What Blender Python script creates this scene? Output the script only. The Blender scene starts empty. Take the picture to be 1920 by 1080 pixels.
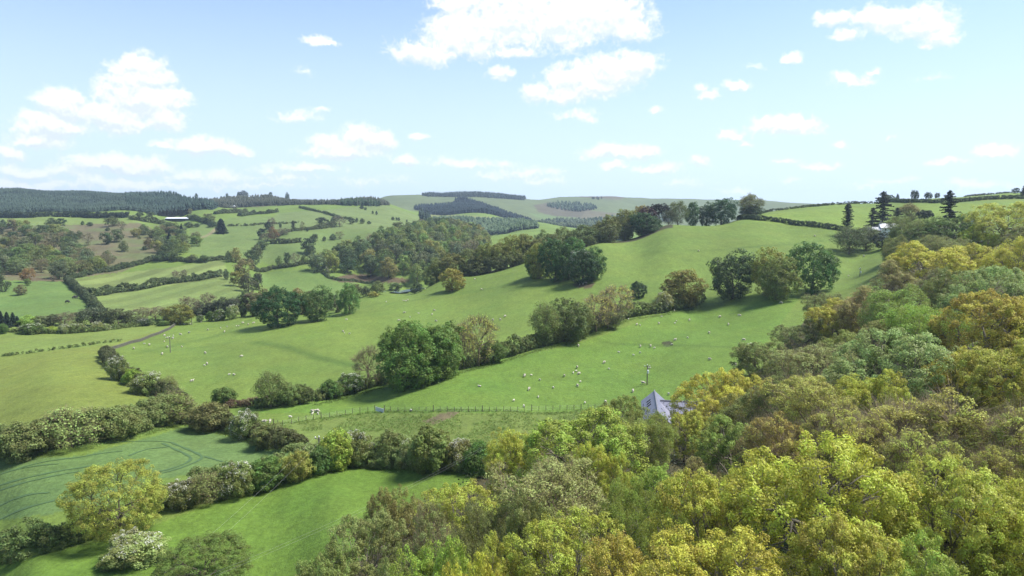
import bpy, math, random
import numpy as np
C = bpy.context.scene
COL = C.collection
R = math.radians
rng = np.random.default_rng(7)
random.seed(7)

# ------------------------------------------------------------------ camera
F = 1280.0
HOR = 410.0
PITCH = math.atan((540.0 - HOR) / F)
CZ = 60.0
cp, sp = math.cos(PITCH), math.sin(PITCH)

def pix(px, py, D):
    """world point seen at photo pixel (px,py), D metres ahead of the camera"""
    a, b = (px - 960.0) / F, (540.0 - py) / F
    dy, dz = cp + b * sp, -sp + b * cp
    return np.array((a / dy * D, D, CZ + dz / dy * D))

def slope(py):
    b = (540.0 - py) / F
    return (-sp + b * cp) / (cp + b * sp)

def uof(px, py):
    b = (540.0 - py) / F
    return (px - 960.0) / F / (cp + b * sp)

def project(X, Y, Z):
    z = Z - CZ
    f = Y * cp - z * sp
    up = Y * sp + z * cp
    return 960.0 + F * X / f, 540.0 - F * up / f

cam_d = bpy.data.cameras.new('camera')
cam = bpy.data.objects.new('camera', cam_d)
COL.objects.link(cam)
cam.location = (0, 0, CZ)
cam.rotation_euler = (math.pi / 2 - PITCH, 0, 0)
cam_d.sensor_width = 36.0
cam_d.lens = 36.0 * F / 1920.0
cam_d.clip_start = 0.5
cam_d.clip_end = 30000
C.camera = cam

# colours of spring leaves (reflectance)
GOLD = (.362, .372, .064); YEL = (.42, .415, .068); YG = (.380, .392, .062); LIME = (.245, .330, .055); FRESH = (.200, .270, .058)
MID = (.102, .158, .036); DARK = (.054, .088, .027); OLIVE = (.170, .200, .058); BROLIVE = (.205, .240, .070); RUST = (.29, .260, .090)
TWIGGY = (.40, .400, .088); GREYG = (.260, .290, .100); PALE = (.260, .305, .100); BLUEG = (.022, .042, .026); BRONZE = (.19, .125, .05); CEDAR = (.028, .040, .020)
# the wood on the near slope, every tree as the photo shows it
FG = [  # x, top y, distance, width px, model, colour, label
 (1530,792,39,400,'near_full0',YG,'big bright yellow-green tree at the front of the wood, tallest along the lower edge'),
 (1795,862,37,290,'near_full1',GOLD,'golden-yellow tree beside the dark gap at the lower right of the wood'),
 (1330,890,41,240,'near_full2',YG,'yellow-green tree next to the big bright one at the front of the wood'),
 (1345,985,34,330,'near_full3',YG,'low yellow-green crown cut off by the bottom edge, under the big bright tree'),
 (1065,965,43,270,'near_full1',GOLD,'golden crown at the bottom of the wood below the pale half-bare tree'),
 (820,1000,44,210,'near_full3',LIME,'bright lime-yellow tree at the bottom of the wood beside the grass slope'),
 (945,990,46,170,'near_full0',GOLD,'small golden crown between the lime-yellow tree and the golden one'),
 (1600,985,32,260,'near_full2',YG,'yellow-green crown at the bottom edge below the dark gap'),
 (1780,1010,30,280,'near_full0',LIME,'greenish crown at the bottom edge under the golden-yellow tree'),
 (1905,905,36,220,'near_full3',YG,'yellow-green tree at the lower right corner of the wood'),
 (1190,1010,36,240,'near_full2',GOLD,'golden-green crown at the bottom edge between two gaps'),
 (690,965,58,190,'near_full1',BROLIVE,'brownish olive tree on the lowest part of the wood edge'),
 (620,1030,52,170,'near_full2',BROLIVE,'dark olive tree lowest on the wood edge beside the paddock'),
 (735,908,66,140,'near_full3',(.22,.21,.06),'dark olive tree on the wood edge below the golden crown'),
 (850,893,70,230,'near_full0',GOLD,'rounded golden crown on the wood edge facing the hawthorn hedge'),
 (800,935,55,170,'near_bare1',GREYG,'thin grey-green tree with dark bare trunk showing in front of the golden crown'),
 (880,1045,40,180,'near_full1',YG,'yellow-green crown cut by the bottom edge below the thin grey-green tree'),
 (730,1035,47,150,'near_full0',BROLIVE,'brown-olive crown at the very bottom of the wood edge'),
 (1045,868,58,300,'near_half1',PALE,'wide pale grey-green tree with bare twigs on one side, mid wood'),
 (955,895,62,150,'near_soft0',FRESH,'soft fresh green tree beside the wide pale tree'),
 (1075,768,80,300,'near_full2',LIME,'large bright green tree standing at the corner of the wood below the fence'),
 (960,800,85,140,'near_full3',YG,'yellow-olive tree on the wood edge next to the rough paddock'),
 (1163,741,98,122,'near_full1',FRESH,'fresh green tree standing directly before the slate roof'),
 (1214,771,86,120,'near_soft1',FRESH,'mid green tree with dark gaps below the slate roof'),
 (1338,695,125,165,'near_full0',YEL,'golden oak on the wood edge beside the slate-roofed house'),
 (1385,690,138,110,'near_full3',YEL,'smaller golden oak crowded behind the golden one by the house'),
 (1285,768,112,95,'near_full2',GOLD,'gold-green low tree touching the slate roof'),
 (1375,782,86,160,'near_full1',FRESH,'fresh green tree with a dark hollow, centre of the wood'),
 (1435,790,78,110,'near_full0',RUST,'rusty orange tree between the green one and the brown thicket'),
 (1310,850,68,110,'near_half0',RUST,'small orange-leaved tree low in the wood centre'),
 (1240,868,64,150,'near_full3',LIME,'yellowish green crown just under the small orange tree'),
 (1150,850,70,110,'near_full0',YG,'yellow-green crown between the large bright tree and the pale one'),
 (1180,900,54,120,'near_soft1',FRESH,'green leafy tree above the dark hollow low in the wood'),
 (1442,640,152,150,'near_full2',OLIVE,'olive tree where the wood edge meets the sheep pasture'),
 (1395,738,118,130,'near_soft0',OLIVE,'olive tree below the golden oaks on the wood edge'),
 (1525,640,112,180,'near_half1',GREYG,'greyish green hazy tree behind the brown thicket'),
 (1465,700,100,130,'near_half0',OLIVE,'dull olive half-bare tree above the rusty orange one'),
 (1530,702,74,200,'near_half1',TWIGGY,'brown-olive twiggy tree beside the pale yellow-green crown'),
 (1480,760,64,170,'near_bare0',TWIGGY,'brown twiggy tree just above the big bright front tree'),
 (1515,590,178,140,'near_full0',OLIVE,'olive-gold tree on the upper wood edge below the field gate pole'),
 (1570,560,175,120,'near_full3',GOLD,'old-gold crown on the upper wood edge near the pole'),
 (1620,532,168,120,'near_half0',RUST,'rusty brown half-bare tree on the upper wood edge'),
 (1545,545,200,80,'near_half1',BROLIVE,'brown-olive tree top poking over the upper wood edge'),
 (1590,620,120,110,'near_full1',BROLIVE,'brown-gold crown beneath the rusty brown tree'),
 (1690,617,82,270,'near_full1',PALE,'pale yellow-green large crown in the middle of the slope'),
 (1700,535,135,170,'near_soft0',FRESH,'feathery fresh green tree on the slope under the yellow-orange one'),
 (1745,570,112,170,'near_soft1',LIME,'feathery lime green tree on the slope above the pale large crown'),
 (1640,600,118,110,'near_full2',BROLIVE,'brown-gold small crown beside the feathery green tree'),
 (1730,705,58,350,'near_bare0',TWIGGY,'broad brown twiggy ash just coming into leaf, middle of the wood'),
 (1885,745,52,260,'near_bare1',TWIGGY,'brown twiggy ash at the right border of the wood'),
 (1600,760,54,200,'near_bare2',TWIGGY,'half-bare brown tree behind the big bright front tree'),
 (1750,800,46,200,'near_bare2',TWIGGY,'bare twiggy tree in the hollow between two bright front trees'),
 (1855,545,100,210,'near_full2',GOLD,'deep golden tree high on the slope near the right border'),
 (1815,655,78,170,'near_full0',GOLD,'olive-golden crown beside the pale large one'),
 (1900,635,74,190,'near_full3',GOLD,'golden green crown at the right border under the deep golden tree'),
 (1860,497,122,190,'near_full1',PALE,'pale green tree under the yellow-olive one near the right border'),
 (1935,560,100,180,'near_full0',YG,'yellow-green crown cut by the right border, high on the slope'),
 (1762,498,165,80,'near_bare1',GREYG,'small grey willow-like tree among the golden crowns'),
 (1745,610,108,70,'near_bare2',GREYG,'little grey-leaved tree squeezed beside the deep golden tree'),
 (1740,452,195,150,'near_full3',YEL,'brightest yellow-orange tree on the upper slope'),
 (1680,485,190,110,'near_half0',RUST,'rust-gold tree touching the brightest yellow-orange one'),
 (1790,500,150,120,'near_full0',OLIVE,'olive green tree behind the small grey willow-like tree'),
 (1835,455,205,120,'near_full2',YG,'yellow-olive tree on the upper slope, under the dark green one'),
 (1905,440,190,120,'near_soft0',YG,'soft yellow-green tree at the right border below the gold skyline tree'),
 (1885,378,262,130,'near_full1',GOLD,'tall golden tree at the top right of the wood'),
 (1838,420,262,80,'near_full0',YG,'yellow-green round tree beside the tall golden one'),
 (1790,400,290,120,'near_full3',MID,'broad dark green tree by the white gable on the upper slope'),
 (1735,425,285,80,'near_full2',MID,'mid green tree between the willow and the broad dark one'),
 (1708,405,300,90,'near_soft1',OLIVE,'tall pale olive willow below the dark firs'),
 (1680,440,275,60,'near_soft0',OLIVE,'low olive willow drooping over the upper field'),
 (1770,440,250,100,'near_soft1',BROLIVE,'brownish thin-leaved tree below the broad dark green tree'),
 (1955,420,240,120,'near_full2',OLIVE,'olive crown cut by the right border near the top of the wood'),
 (1480,660,130,100,'near_full1',BROLIVE,'brown-gold small crown behind the hazy grey-green tree'),
 (1640,690,74,160,'near_full3',YG,'yellow-green crown tucked against the pale large one'),
 (1425,860,60,160,'near_full0',YG,'yellow-green crown below the rusty orange tree'),
 (1110,830,72,110,'near_full1',YG,'yellow-green round crown overlapping the large bright green tree'),
 (1900,830,46,180,'near_bare0',TWIGGY,'bare twiggy tree at the right border above the corner tree'),
 (1670,890,42,130,'near_bare1',TWIGGY,'thin twiggy tree in the dark gap between the front trees'),
 (1000,925,50,150,'near_full2',OLIVE,'olive crown wedged under the wide pale tree'),
 (905,945,54,140,'near_soft1',OLIVE,'soft olive tree wedged behind the lime-yellow tree'),
 (1300,930,46,120,'near_soft0',FRESH,'soft green tree low in the dark hollow of the wood'),
 (2020,960,34,300,'near_full1',YG,'yellow-green tree just past the right border, lowest'),(2040,800,44,280,'near_half0',TWIGGY,'twiggy tree just past the right border'),(2030,640,66,260,'near_full2',GOLD,'golden tree just past the right border'),(2040,520,105,230,'near_full0',YG,'yellow-green tree just past the right border, halfway up'),(2050,430,190,170,'near_full3',OLIVE,'olive tree just past the right border, near the top'),
]
# ------------------------------------------------------------------ terrain control points: photo pixel + distance
CP = [
 # low ground left
 (60,1075,82),(300,1075,80),(560,1075,80),(100,1000,95),(420,1000,92),(250,930,108),(420,920,107),(620,930,100),(700,985,90),(800,890,108),(880,870,112),(0,950,112),
 (0,865,128),(150,850,130),(150,800,145),(350,795,160),(480,860,128),(540,850,126),(600,868,120),(0,780,162),(100,700,200),(0,640,280),(0,612,315),(120,622,310),(300,612,335),(200,655,255),(320,630,300),(180,740,178),
 (400,640,290),(550,680,235),(650,720,205),(500,755,178),(700,770,167),(900,800,142),(850,690,205),(760,715,196),(1000,760,165),(1100,765,162),(1200,740,172),(1300,690,190),(1400,690,184),
 (1000,650,230),(1150,605,270),(1300,570,305),(1300,630,240),(1400,600,255),(1460,560,278),(1380,558,300),(1500,545,290),(400,740,192),(450,700,215),
 # upper pasture
 (480,612,325),(560,600,335),(650,588,348),(750,560,392),(700,555,415),(840,523,425),(845,540,400),(1000,490,435),(1120,457,445),(1250,422,470),(1390,411,490),
 (700,640,280),(900,600,300),(1000,540,345),(1060,527,352),(1200,540,325),(1270,535,325),(1200,480,395),(1350,460,392),(1350,430,445),(1500,430,432),(1500,480,362),(1560,500,335),(1600,505,330),(1640,485,335),(800,600,318),
 (1480,420,455),(1570,432,425),(1550,405,480),(1440,397,540),(1480,391,570),(1600,384,570),(1700,376,570),(1900,363,570),(1900,382,480),(1800,388,465),(1700,395,470),(1650,442,425),
 # valley floor left
 (0,600,350),(0,570,410),(100,535,495),(60,560,430),(200,580,400),(400,570,430),(300,560,450),(160,552,460),(420,522,540),(300,540,500),(430,546,478),(200,516,570),(400,492,620),(300,500,600),(470,560,440),(180,590,370),
 (730,549,560),(650,532,600),(500,520,620),(600,545,570),(560,560,520),(690,522,640),(760,540,600),
 # left hillside
 (0,520,520),(100,500,600),(0,470,680),(100,450,720),(0,410,900),(80,405,930),(150,415,880),(250,400,950),(250,460,720),(150,430,810),(200,480,650),(380,400,1020),(335,414,980),(440,410,960),(420,442,820),(500,432,850),(450,477,680),(380,470,700),(500,455,760),
 (600,390,1150),(550,472,700),(600,445,800),(700,400,1100),(750,412,1050),(800,430,960),(720,386,1250),(640,384,1280),(540,384,1300),(790,420,1040),
 # far forest on the skyline, left (ground below the trees)
 (0,358,1750),(150,362,1720),(300,368,1680),(0,408,1020),(300,398,1160),(340,371,1650),(480,368,1650),(690,376,1550),(740,386,1500),(460,388,1350),(700,384,1330),(150,385,1300),(380,385,1330),
 # wooded slope in the valley
 (600,517,620),(750,522,610),(700,470,720),(800,445,820),(900,465,800),(850,435,900),(780,500,640),(880,500,640),(940,440,950),
 # second valley and far hills
 (830,412,1500),(930,432,1300),(1000,416,1500),(900,400,1700),(800,405,1750),
 (780,388,2050),(1000,425,1700),(900,384,2250),(750,367,2650),(900,366,2750),(980,373,2850),(1150,368,3050),(1300,373,3050),(1480,386,3050),(1060,392,2450),(1080,412,2050),(1150,402,2250),(1200,392,2650),(1350,395,2600),
 (725,368,2620),(800,366,2720),(850,366,2720),(940,369,2760),(1010,374.5,2920),(1050,370,3020),(1100,368.5,3050),(1200,371,3050),(1250,372,3050),(1350,374,3050),(1400,375,3050),(1450,380,3050),(1510,387,3050),(800,372,2350),(900,373,2450),(1100,376,2700),(1250,380,2750),
 (820,372,2500),(1040,371,2950),(1600,388,3050),(1900,390,3050),
]
WP = [  # points nobody sees: (u-direction in px from centre, distance, height)
 # the hidden ground near and beside the wood
 (-200,60,19),(0,60,20),(0,100,18.5),(0,140,16),(150,130,16.5),(260,150,16.5),(-100,40,21),
 (-960,50,14),(-600,50,15),(-400,50,16),(-300,15,18),(300,15,36),(900,15,42),(-900,15,14),(0,25,24),(-500,25,15.5),
 (0,10,26),(900,25,41),
 # behind the crests
 (-260,480,10),(-120,500,16),(40,520,26),(160,540,34),(290,580,44),(430,600,52),(-260,540,0),(-120,580,2),(40,640,4),(160,700,10),(290,760,25),(430,800,35),
 (60,850,25),(160,1000,26),(300,1100,25),(500,800,62),(640,800,68),(800,800,74),(960,800,80),(640,1200,50),(900,1200,60),
 (500,1500,40),(300,1600,35),(800,1800,40),
 (-900,2600,80),(-500,2600,70),(-300,2100,60),(-960,5000,50),(-400,5000,60),(0,5000,60),(500,5000,60),(960,5000,60),(-260,3500,85),(-150,3500,85),(-60,3600,85),(40,3800,85),(140,3900,85),(240,3900,80),(340,3900,75),(440,3900,70),(540,3900,60),
 (0,9000,40),(-960,9000,40),(960,9000,40),
 (-40,1150,26),(-100,1250,30),
]
KV = 300.0
pts, vals = [], []
for px, py, D in CP:
    p = pix(px, py, D)
    pts.append((p[0] / p[1] * F, math.log(D) * KV)); vals.append(p[2])
for u, D, z in WP:
    pts.append((u, math.log(D) * KV)); vals.append(z)
nfix = len(pts)
for x_, t_, D_, w_, *_r in FG:    # ground some 9-17 m under each crown of the wood
    p = pix(x_, t_, D_)
    pts.append((p[0] / p[1] * F, math.log(D_) * KV)); vals.append(p[2] - min(max(.95 * w_ * D_ / F, 9.5), 16.5))
pts = np.array(pts); vals = np.array(vals)

def tps_kernel(d2):
    return 0.5 * d2 * np.log(d2 + 1e-9)

S = 1000.0
n = len(pts)
P = pts / S
d2 = ((P[:, None, :] - P[None, :, :]) ** 2).sum(-1)
A = np.zeros((n + 3, n + 3))
A[:n, :n] = tps_kernel(d2) + np.diag(np.where(np.arange(n) < nfix, 2e-5, 6e-3))
A[:n, n] = 1; A[:n, n + 1:] = P
A[n, :n] = 1; A[n + 1:, :n] = P.T
W = np.linalg.solve(A, np.concatenate([vals, np.zeros(3)]))

def tps(u, v):
    q = np.stack([np.clip(u, -1150, 1150), v], -1).reshape(-1, 2) / S
    out = np.empty(len(q))
    for i in range(0, len(q), 20000):
        s = q[i:i + 20000]
        k = tps_kernel(((s[:, None, :] - P[None]) ** 2).sum(-1))
        out[i:i + 20000] = k @ W[:n] + W[n] + s @ W[n + 1:]
    return out.reshape(u.shape)

def vnoise(x, y, seed=0):
    """smooth value noise, range -1..1"""
    xi, yi = np.floor(x).astype(np.int64), np.floor(y).astype(np.int64)
    fx, fy = x - xi, y - yi
    fx, fy = fx * fx * (3 - 2 * fx), fy * fy * (3 - 2 * fy)
    def h(i, j):
        k = (i * 374761393 + j * 668265263 + seed * 974634521) & 0x7fffffff
        k = ((k ^ (k >> 13)) * 1274126177) & 0x7fffffff
        return ((k ^ (k >> 16)) & 0xffff) / 32767.5 - 1.0
    a, b = h(xi, yi), h(xi + 1, yi)
    c, d = h(xi, yi + 1), h(xi + 1, yi + 1)
    return (a * (1 - fx) + b * fx) * (1 - fy) + (c * (1 - fx) + d * fx) * fy

ucol = np.concatenate([np.linspace(-2600, -1050, 40, endpoint=False), np.linspace(-1050, 1050, 800, endpoint=False), np.linspace(1050, 2600, 41)])
NV = 860
vrow = np.linspace(math.log(7.0), math.log(9000.0), NV)
# coarse spline evaluation then cubic-smooth upsample
cu = np.linspace(-2600, 2600, 521)
cv = np.linspace(vrow[0], vrow[-1], 240)
CU, CV = np.meshgrid(cu, cv, indexing='ij')
Hc = tps(CU, CV * KV)

def _cub(Hc, t, axis):
    m = Hc.shape[axis]
    i = np.clip(np.floor(t).astype(int), 0, m - 2); f = t - i
    g = lambda k: np.take(Hc, np.clip(i + k, 0, m - 1), axis=axis)
    sh = [1, 1]; sh[axis] = len(t); f = f.reshape(sh)
    p0, p1, p2, p3 = g(-1), g(0), g(1), g(2)
    return p1 + 0.5 * f * (p2 - p0 + f * (2 * p0 - 5 * p1 + 4 * p2 - p3 + f * (3 * (p1 - p2) + p3 - p0)))

H = _cub(Hc, (ucol + 2600) / 5200 * 520, 0)
H = _cub(H, (vrow - cv[0]) / (cv[-1] - cv[0]) * 239, 1)
DR = np.exp(vrow)
UU, VV = np.meshgrid(ucol, DR, indexing='ij')
XX, YY = UU / F * VV, VV
# gentle undulation of the real ground
amp = np.clip(VV / 300.0, 0.25, 3.0)
H = H + 0.22 * amp * vnoise(XX / 23, YY / 23, 3) + 0.10 * amp * vnoise(XX / 9, YY / 9, 5) + 0.7 * np.clip((VV - 600) / 800, 0, 2) * vnoise(XX / 120, YY / 120, 9)

def ground(x, y):
    u, v = x / y * F, math.log(y)
    i = np.interp(u, ucol, np.arange(len(ucol))); j = (v - vrow[0]) / (vrow[1] - vrow[0])
    i0 = int(min(max(i, 0), len(ucol) - 2)); j0 = int(min(max(j, 0), NV - 2))
    fi, fj = i - i0, j - j0
    return float((H[i0, j0] * (1 - fj) + H[i0, j0 + 1] * fj) * (1 - fi) + (H[i0 + 1, j0] * (1 - fj) + H[i0 + 1, j0 + 1] * fj) * fi)

def hit(px, py, dmin=20.0, dmax=1e9):
    """where the sight line through photo pixel (px,py) meets the ground"""
    u, s = uof(px, py) * F, slope(py)
    i = np.interp(u, ucol, np.arange(len(ucol))); i0 = int(min(max(i, 0), len(ucol) - 2)); fi = i - i0
    col = H[i0] * (1 - fi) + H[i0 + 1] * fi
    t = col - (CZ + s * DR)
    ok = np.where((t >= 0) & (DR >= dmin))[0]
    if len(ok) == 0 or DR[ok[0]] > dmax:
        # nothing met (over the skyline): nearest approach
        m = (DR >= dmin) & (DR <= min(dmax, 3500))
        j = np.where(m)[0][np.argmax((t / DR)[m])]
        D = DR[j]
    else:
        j = ok[0]
        if j > 0 and t[j - 1] < 0:
            f = t[j - 1] / (t[j - 1] - t[j]); D = DR[j - 1] + f * (DR[j] - DR[j - 1])
        else:
            D = DR[j]
    x = u / F * D
    return np.array((x, D, ground(x, D)))

def inpoly(px, py, poly):
    r = np.zeros(px.shape, bool)
    m = len(poly)
    for k in range(m):
        x0, y0 = poly[k]; x1, y1 = poly[(k + 1) % m]
        if y0 == y1: continue
        c = ((y0 > py) != (y1 > py)) & (px < (x1 - x0) * (py - y0) / (y1 - y0) + x0)
        r ^= c
    return r

def srgb(r, g, b):
    f = lambda c: (c / 255.0 / 12.92) if c / 255.0 <= 0.04045 else ((c / 255.0 + 0.055) / 1.055) ** 2.4
    return (f(r), f(g), f(b))

# ------------------------------------------------------------------ node helpers
def new_mat(name):
    m = bpy.data.materials.new(name); m.use_nodes = True
    nt = m.node_tree; nt.nodes.clear()
    out = nt.nodes.new('ShaderNodeOutputMaterial')
    return m, nt, out

def N(nt, typ, **kw):
    nd = nt.nodes.new(typ)
    for k, v in kw.items():
        if k.startswith('i_'):
            key = k[2:]
            nd.inputs[int(key) if key.isdigit() else key.replace('_', ' ')].default_value = v
        else:
            setattr(nd, k, v)
    return nd

def math_n(nt, op, a, b=None, c=None, clamp=False):
    nd = nt.nodes.new('ShaderNodeMath'); nd.operation = op; nd.use_clamp = clamp
    for i, x in enumerate((a, b, c)):
        if x is None: continue
        if isinstance(x, (int, float)): nd.inputs[i].default_value = x
        else: nt.links.new(x, nd.inputs[i])
    return nd.outputs[0]

def plain(name, col, rough=0.8, var=0.15, scale=3.0, metallic=0.0):
    m, nt, out = new_mat(name)
    b = N(nt, 'ShaderNodeBsdfPrincipled'); b.inputs['Roughness'].default_value = rough; b.inputs['Metallic'].default_value = metallic
    tc = N(nt, 'ShaderNodeTexCoord'); nz = N(nt, 'ShaderNodeTexNoise'); nz.inputs['Scale'].default_value = scale; nz.inputs['Detail'].default_value = 4
    nt.links.new(tc.outputs['Object'], nz.inputs['Vector'])
    mx = N(nt, 'ShaderNodeMix', data_type='RGBA')
    mx.inputs[6].default_value = (*[c * (1 - var) for c in col], 1); mx.inputs[7].default_value = (*[min(1, c * (1 + var)) for c in col], 1)
    nt.links.new(nz.outputs['Fac'], mx.inputs[0]); nt.links.new(mx.outputs[2], b.inputs['Base Color'])
    nt.links.new(b.outputs[0], out.inputs['Surface'])
    return m

# ------------------------------------------------------------------ object helpers
def link(o, parent=None):
    COL.objects.link(o)
    if parent is not None: o.parent = parent
    return o

def mesh_from(name, V, Fc, mat, smooth=False, attrs=None):
    """V (n,3); Fc (m,k) all faces with the same k, or a list of ragged faces"""
    me = bpy.data.meshes.new(name)
    V = np.asarray(V, dtype=np.float32)
    if isinstance(Fc, np.ndarray):
        m, k = Fc.shape
        me.vertices.add(len(V)); me.vertices.foreach_set('co', V.ravel())
        me.loops.add(m * k); me.loops.foreach_set('vertex_index', Fc.astype(np.int32).ravel())
        me.polygons.add(m); me.polygons.foreach_set('loop_start', np.arange(0, m * k, k, dtype=np.int32))
        try: me.polygons.foreach_set('loop_total', np.full(m, k, dtype=np.int32))
        except Exception: pass
        me.update(calc_edges=True)
    else:
        me.from_pydata([tuple(map(float, v)) for v in V], [], [tuple(map(int, f)) for f in Fc]); me.update()
    if smooth: me.polygons.foreach_set('use_smooth', np.ones(len(me.polygons), dtype=bool))
    for an, (dom, typ, data) in (attrs or {}).items():
        at = me.attributes.new(an, typ, dom)
        at.data.foreach_set('value' if typ == 'FLOAT' else 'color', np.asarray(data, dtype=np.float32).ravel())
    if mat is not None: me.materials.append(mat)
    return me

def mobj(name, me, parent=None, color=None):
    o = link(bpy.data.objects.new(name, me), parent)
    if color is not None: o.color = (*color, 1)
    return o

def tag(o, label=None, cat=None, group=None, kind=None):
    if label: o['label'] = label
    if cat: o['category'] = cat
    if group: o['group'] = group
    if kind: o['kind'] = kind
    return o

def empty(name, loc, rz=0.0):
    o = bpy.data.objects.new(name, None); o.empty_display_size = 0.5
    o.location = [float(c) for c in loc]; o.rotation_euler = (0, 0, rz)
    return link(o)

class MB:
    """collects tubes, boxes and bars into one mesh"""
    def __init__(s): s.v, s.f, s.n = [], [], 0
    def add(s, V, Fs):
        V = np.asarray(V, float)
        s.v.append(V); s.f += [[i + s.n for i in f] for f in Fs]; s.n += len(V); return s
    def tube(s, pts, rad, k=6, cap=True):
        pts = np.asarray(pts, float); m = len(pts)
        rad = np.broadcast_to(np.asarray(rad, float), (m,))
        V = []
        for i in range(m):
            d = pts[min(i + 1, m - 1)] - pts[max(i - 1, 0)]; d = d / (np.linalg.norm(d) + 1e-9)
            a = np.cross(d, (0, 0, 1.0) if abs(d[2]) < 0.9 else (1.0, 0, 0)); a /= np.linalg.norm(a); b = np.cross(d, a)
            for j in range(k):
                t = 2 * math.pi * j / k
                V.append(pts[i] + rad[i] * (math.cos(t) * a + math.sin(t) * b))
        Fs = [[i * k + j, i * k + (j + 1) % k, (i + 1) * k + (j + 1) % k, (i + 1) * k + j] for i in range(m - 1) for j in range(k)]
        if cap: Fs += [list(range(k))[::-1], [(m - 1) * k + j for j in range(k)]]
        return s.add(V, Fs)
    def box(s, c, size, rz=0.0):
        c = np.asarray(c, float); hx, hy, hz = [q / 2 for q in size]
        V = np.array([(x, y, z) for z in (-hz, hz) for y in (-hy, hy) for x in (-hx, hx)])
        ca, sa = math.cos(rz), math.sin(rz)
        V = np.stack([V[:, 0] * ca - V[:, 1] * sa, V[:, 0] * sa + V[:, 1] * ca, V[:, 2]], 1) + c
        return s.add(V, [[0, 2, 3, 1], [4, 5, 7, 6], [0, 1, 5, 4], [2, 6, 7, 3], [0, 4, 6, 2], [1, 3, 7, 5]])
    def build(s, name, mat, parent=None, smooth=False, color=None):
        return mobj(name, mesh_from(name, np.concatenate(s.v), s.f, mat, smooth), parent, color)
# ------------------------------------------------------------------ land cover of the ground sheet
PX, PY = project(XX, YY, H)
G_PAST = (0.110, 0.185, 0.030)     # grazed pasture
cover = np.empty(XX.shape + (3,)); cover[:] = G_PAST
ZONES = [  # (photo outline, distance range, colour of the land cover)
 # left meadows, yellower
 ([(-400,625),(150,630),(330,612),(215,650),(190,665),(260,730),(300,760),(120,800),(-400,840)], (100,340), (0.132,0.185,0.032)),
 ([(-400,600),(300,600),(340,608),(210,645),(0,668),(-400,690)], (200,345), (0.130,0.200,0.040)),
 # crop field
 ([(-500,880),(150,855),(350,800),(560,850),(300,900),(200,950),(-500,1040)], (60,190), (0.088,0.165,0.050)),
 # near lower paddock
 ([(-300,1200),(0,1060),(250,1000),(600,865),(800,880),(1000,900),(700,1200)], (20,135), (0.095,0.185,0.022)),
 # rough paddock below the fence
 ([(480,800),(700,774),(1150,770),(1150,900),(900,860),(600,860)], (90,166), (0.110,0.170,0.035)),
 # middle pasture (brightest green)
 ([(470,775),(620,745),(860,690),(1100,640),(1320,560),(1480,545),(1500,560),(1440,640),(1300,770),(700,775)], (150,320), (0.098,0.190,0.026)),
 # distant enclosed fields
 ([(-200,530),(130,525),(180,580),(160,600),(-200,600)], (340,600), (0.095,0.175,0.040)),
 ([(130,525),(420,488),(430,520),(180,555)], (430,720), (0.135,0.195,0.055)),
 ([(180,555),(430,520),(480,545),(420,585),(200,590)], (360,620), (0.125,0.190,0.050)),
 ([(470,515),(600,500),(650,525),(740,560),(640,560),(500,545)], (460,700), (0.100,0.175,0.040)),
 ([(-200,408),(250,402),(300,420),(250,418),(0,425),(-200,425)], (700,1100), (0.130,0.200,0.050)),
 ([(340,470),(360,420),(470,405),(850,420),(620,500),(420,490)], (600,1300), (0.105,0.170,0.045)),
 ([(480,430),(520,400),(720,384),(850,425),(650,430)], (700,1400), (0.115,0.175,0.055)),
 # bracken bank, dull brown
 ([(20,425),(260,418),(300,435),(305,478),(230,510),(120,525),(-50,525),(-300,520),(-300,430)], (440,960), (0.115,0.110,0.065)),
 ([(105,512),(135,520),(120,527),(70,528),(30,525),(40,512)], (400,700), (0.095,0.080,0.048)),
 ([(235,472),(262,470),(262,480),(240,482)], (400,900), (0.095,0.080,0.048)),
 # bare brown bank under the valley wood
 ([(622,524),(655,514),(700,516),(770,522),(765,530),(690,530),(640,530)], (480,800), (0.088,0.072,0.046)),
 # brown moor edge under the skyline forest
 ([(325,366),(700,366),(700,386),(420,388),(325,382)], (1300,2000), (0.110,0.095,0.065)),
 ([(-500,340),(340,360),(340,402),(-500,408)], (1050,2600), (0.055,0.060,0.035)),
 # far moorland
 ([(700,355),(1700,355),(1700,440),(700,440)], (1900,9000), (0.095,0.135,0.060)),
 ([(1000,385),(1030,378),(1110,388),(1110,412),(1060,410),(1010,398)], (1800,3500), (0.085,0.085,0.058)),
 ([(1080,366),(1180,368),(1160,374),(1090,371)], (2000,3500), (0.095,0.088,0.062)),
 ([(1100,395),(1160,400),(1130,412),(1090,410)], (1800,3500), (0.110,0.110,0.075)),
 ([(800,400),(870,403),(940,408),(1000,415),(800,416)], (1300,2100), (0.140,0.180,0.060)),
 ([(990,400),(1080,408),(1110,416),(1060,420),(1015,412)], (1500,2600), (0.100,0.165,0.060)),
 # field beyond the ridge on the right
 ([(1380,412),(1580,432),(1700,440),(1940,420),(1940,383),(1700,382),(1480,396)], (400,720), (0.120,0.200,0.028)),
 ([(1690,378),(1960,362),(1960,376),(1800,378),(1700,382)], (480,900), (0.115,0.180,0.030)),
 # bare earth under trees, trampled gateways
 ([(1072,534),(1090,530),(1115,532),(1108,540),(1085,540)], (280,420), (0.080,0.070,0.040)),
 ([(790,790),(830,775),(862,773),(850,784),(812,796)], (120,190), (0.120,0.110,0.065)),
 ([(1240,640),(1262,641),(1258,650),(1244,650)], (180,300), (0.045,0.055,0.025)),
]
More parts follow.
